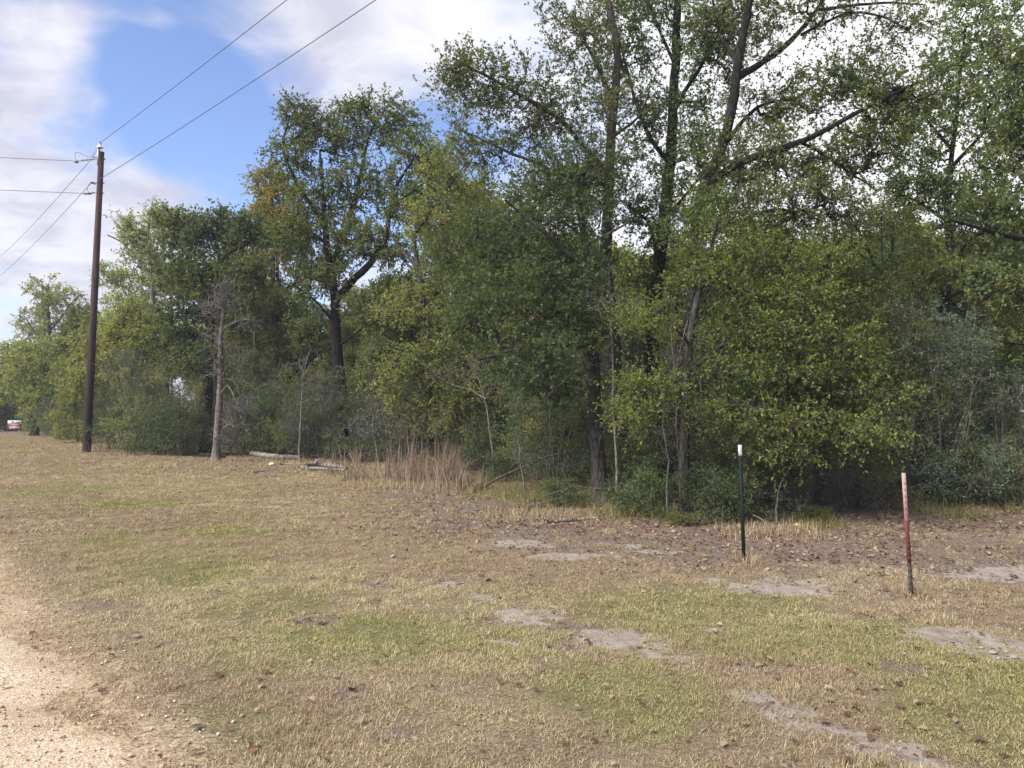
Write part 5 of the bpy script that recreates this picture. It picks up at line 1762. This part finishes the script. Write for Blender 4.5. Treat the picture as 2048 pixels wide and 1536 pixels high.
# ------------------------------------------------------------------ pebbles and straw of the road edge
u, v = np.meshgrid(np.linspace(0, 2 * np.pi, 6, endpoint=False), np.array([.5, 1.3, 2.3]))
q = np.stack([np.cos(u) * np.sin(v), np.sin(u) * np.sin(v), np.cos(v) * .6], -1).reshape(-1, 3) * (1 + rng.normal(0, .15, (18, 1)))
ii = np.arange(2)[:, None] * 6 + np.arange(6)[None]
jj = np.arange(2)[:, None] * 6 + (np.arange(6)[None] + 1) % 6
pf = np.stack([ii, jj, jj + 6, ii + 6], -1).reshape(-1, 4)[:, ::-1]
m_pb, g = mat('pebble')
c = g.ramp(g.attr('tone', 'INSTANCER'), [(0, (.24, .16, .10)), (.5, (.40, .30, .19)), (.85, (.50, .41, .30)), (1, (.62, .57, .50))])
finish(g, c, .85, .2)
pm = mesh('pebble', q, [np.array([[0, 1, 2], [0, 2, 3], [0, 3, 4], [0, 4, 5]]), pf], [m_pb], None, None, True)
n = 60000
x, y = r.uniform(-9, 1, n), r.uniform(2, 13, n)
o_ = off_road(x, y)
kp = (np.abs(x) < .75 * y + 1.5) & (r.uniform(0, 1, n) < np.where(o_ < 0, .55, .55 * np.exp(-np.maximum(o_, 0) / .28)) * np.clip(.2 + 2 * (fbm(x, y, .6, 99, 3) - .3), .1, 1))
x, y, o_ = x[kp], y[kp], o_[kp]
n = len(x)
s = r.uniform(.003, .009, n) * np.where(r.uniform(0, 1, n) < .05, 1.7, 1)
scatter('gravel', pm, np.stack([x, y, gz(x, y) + .008 + .02 * np.clip(-o_, 0, 1)], 1), np.stack([r.normal(0, .3, n), r.normal(0, .3, n), r.uniform(0, 6.28, n)], 1), np.stack([s * 1.2, s, s], 1), {'tone': r.uniform(0, 1, n)},
        label='loose tan gravel scattered along the road edge', cat='gravel')

# crumbs of soil and twig scraps on the bare patches
m_cr, g = mat('soil_crumb')
c = g.ramp(g.attr('tone', 'INSTANCER'), [(0, (.05, .036, .028)), (.5, (.14, .105, .082)), (1, (.32, .265, .215))])
finish(g, c, .95, .1)
cm = mesh('soil_crumb', q, [np.array([[0, 1, 2], [0, 2, 3], [0, 3, 4], [0, 4, 5]]), pf], [m_cr], None, None, False)
n = 90000
x, y = r.uniform(-7, 12, n), r.uniform(3, 16, n)
kp = (np.abs(x) < .75 * y + 1.5) & (inside(x, y) < 1.0)
x, y = x[kp], y[kp]
kp = r.uniform(0, 1, len(x)) < (.10 + .75 * np.maximum(z_sand(x, y), z_dark(x, y))) * np.clip(2.2 * (fbm(x, y, .3, 131, 3) - .3), .08, 1)
x, y = x[kp], y[kp]
n = len(x)
s = r.uniform(.003, .011, n) * np.where(r.uniform(0, 1, n) < .06, 1.9, 1)
el = np.where(r.uniform(0, 1, n) < .25, r.uniform(2.5, 6, n), 1.2)
scatter('soil_crumb', cm, np.stack([x, y, gz(x, y) + .002], 1), np.stack([r.normal(0, .3, n), r.normal(0, .3, n), r.uniform(0, 6.28, n)], 1), np.stack([s * el, s / np.sqrt(el), s / np.sqrt(el)], 1), {'tone': r.uniform(0, 1, n)},
        label='crumbs of soil and twig scraps on the bare patches', cat='soil')

# ------------------------------------------------------------------ tall brown grass before the wood
m_tb, g = mat('brown_bluestem')
rn = g.attr('rnd')
c = g.ramp(rn, [(0, (.10, .066, .045)), (.4, (.22, .145, .10)), (.8, (.33, .24, .17)), (1, (.46, .38, .29))])
finish(g, c, .8, .15, trans=(.2, c))


def stalks(name, label, items, hgt, seed, m, blade_w, dens, lean=.16, cat='grass'):
    r = np.random.default_rng(seed)
    V, F, N_ = [], [], 0
    RN = []
    for px0, px1, py, sp, hs in items:
        n = int((px1 - px0) * dens)
        px = r.uniform(px0, px1, n)
        cx, cy = onground((px0 + px1) / 2, py)
        y = cy + r.normal(0, sp, n)
        x = (px - 1024) / FPX * cy
        z = gz(x, y)
        h = hgt * hs * r.uniform(.25, 1.25, n)
        d_ = r.uniform(0, 6.28, n)
        ln = np.abs(r.normal(0, lean, n))
        dr = np.stack([np.cos(d_), np.sin(d_), np.zeros(n)], 1)
        b = np.stack([x, y, z - .02], 1)
        p1 = b + dr * (h * ln * .3)[:, None] + np.stack([0 * h, 0 * h, h * .5], 1)
        p2 = b + dr * (h * ln)[:, None] + np.stack([0 * h, 0 * h, h * np.clip(1.05 - .6 * ln, .3, 1)], 1)
        a2 = r.uniform(0, 6.28, n)
        sd = np.stack([np.cos(a2), np.sin(a2), 0 * a2], 1) * (blade_w * r.uniform(.6, 1.4, n))[:, None] / 2
        vv = np.stack([b - sd, b + sd, p1 + sd, p1 - sd, p2 + sd * .35, p2 - sd * .35], 1)
        ff = np.array([[0, 1, 2, 3], [3, 2, 4, 5]])[None] + (np.arange(n) * 6)[:, None, None] + N_
        V.append(vv.reshape(-1, 3))
        F.append(ff.reshape(-1, 4))
        RN.append(np.repeat(r.uniform(0, 1, n), 6))
        N_ += n * 6
    o = obj(name, mesh(name, np.vstack(V), np.vstack(F), [m], None, {'rnd': np.concatenate(RN)}))
    return tag(o, label, cat, None, 'stuff')


_r = np.random.default_rng(12)
_it = []
for _k in range(34):                    # separate tussocks, thinning towards the ends
    _c = _r.normal(835, 78)
    _w = _r.uniform(6, 16)
    _it.append((_c - _w, _c + _w, 948 + .10 * (_c - 740) + _r.uniform(-6, 12), .25, _r.uniform(.55, 1.15)))
for _k in range(26):
    _c = _r.uniform(700, 965)
    _w = _r.uniform(8, 20)
    _it.append((_c - _w, _c + _w, 958 + .07 * (_c - 740) + _r.uniform(-4, 12), .3, _r.uniform(.25, .5)))
_it += [(188, 206, 905, .5, .8), (204, 236, 907, .6, .6)]
stalks('tall_grass', 'tall rusty brown dead grass clump at the edge of the wood', _it, .85, 5, m_tb, .0075, 2.3, .55)
m_tg, g = mat('wood_grass')
c = g.ramp(g.attr('rnd'), [(0, (.10, .11, .03)), (.5, (.19, .18, .055)), (1, (.33, .27, .12))])
finish(g, c, .8, .15, trans=(.3, c))
stalks('wood_grass', 'yellowish wild grass growing under the trees by the leaning branch', [(930, 1080, 985, .8, .5), (1000, 1200, 1000, .8, .55), (1060, 1280, 975, 1.6, .6), (1180, 1340, 1030, .5, .5), (1820, 1960, 1030, .5, .45), (940, 1060, 960, 1.2, .5), (1560, 1680, 1050, .3, .35), (2000, 2100, 1025, .5, .4)],
       .5, 6, m_tg, .006, 5, .9)
m_ts, g = mat('stray_straw')
c = g.ramp(g.attr('rnd'), [(0, (.20, .13, .07)), (.5, (.36, .26, .15)), (1, (.52, .42, .28))])
finish(g, c, .8, .15, trans=(.2, c))
stalks('stray_straw', 'dry straw fringe along the foot of the shrubs', [(380, 700, 925, .6, .5), (700, 960, 978, .4, .6), (960, 1200, 1030, .4, .4), (1440, 1640, 1068, .25, .45), (240, 400, 908, .5, .6), (60, 200, 885, 1.5, .6), (1480, 1520, 1124, .1, .35), (1800, 1850, 1190, .1, .3)],
       .35, 7, m_ts, .006, 6, .6)


# ------------------------------------------------------------------ the thin veil in the air of the photograph
m_hz = bpy.data.materials.new('haze_air')
m_hz.use_nodes = True
m_hz.node_tree.nodes.clear()
g = NB(m_hz.node_tree)
pv = g.n('ShaderNodeVolumePrincipled')
pv.inputs['Color'].default_value = (.86, .90, 1.0, 1)
pv.inputs['Density'].default_value = .0008
g.put(g.n('ShaderNodeOutputMaterial').inputs['Volume'], pv.outputs[0])
bpy.context.view_layer.update()
zt = max((o.matrix_world @ Vector(q))[2] for o in SC.objects if o.type == 'MESH' for q in o.bound_box) + 1.0
x0, x1, y0, y1 = gx.min() - 6, gx.max() + 6, gy.min() - 6, gy.max() + 6
hz = obj('haze', MB().box([(x0 + x1) / 2, (y0 + y1) / 2, (zt - 1.6) / 2], [(x1 - x0) / 2, (y1 - y0) / 2, (zt + 1.6) / 2]).build('haze', m_hz))
tag(hz, 'thin pale haze in the air', 'haze', None, 'stuff')
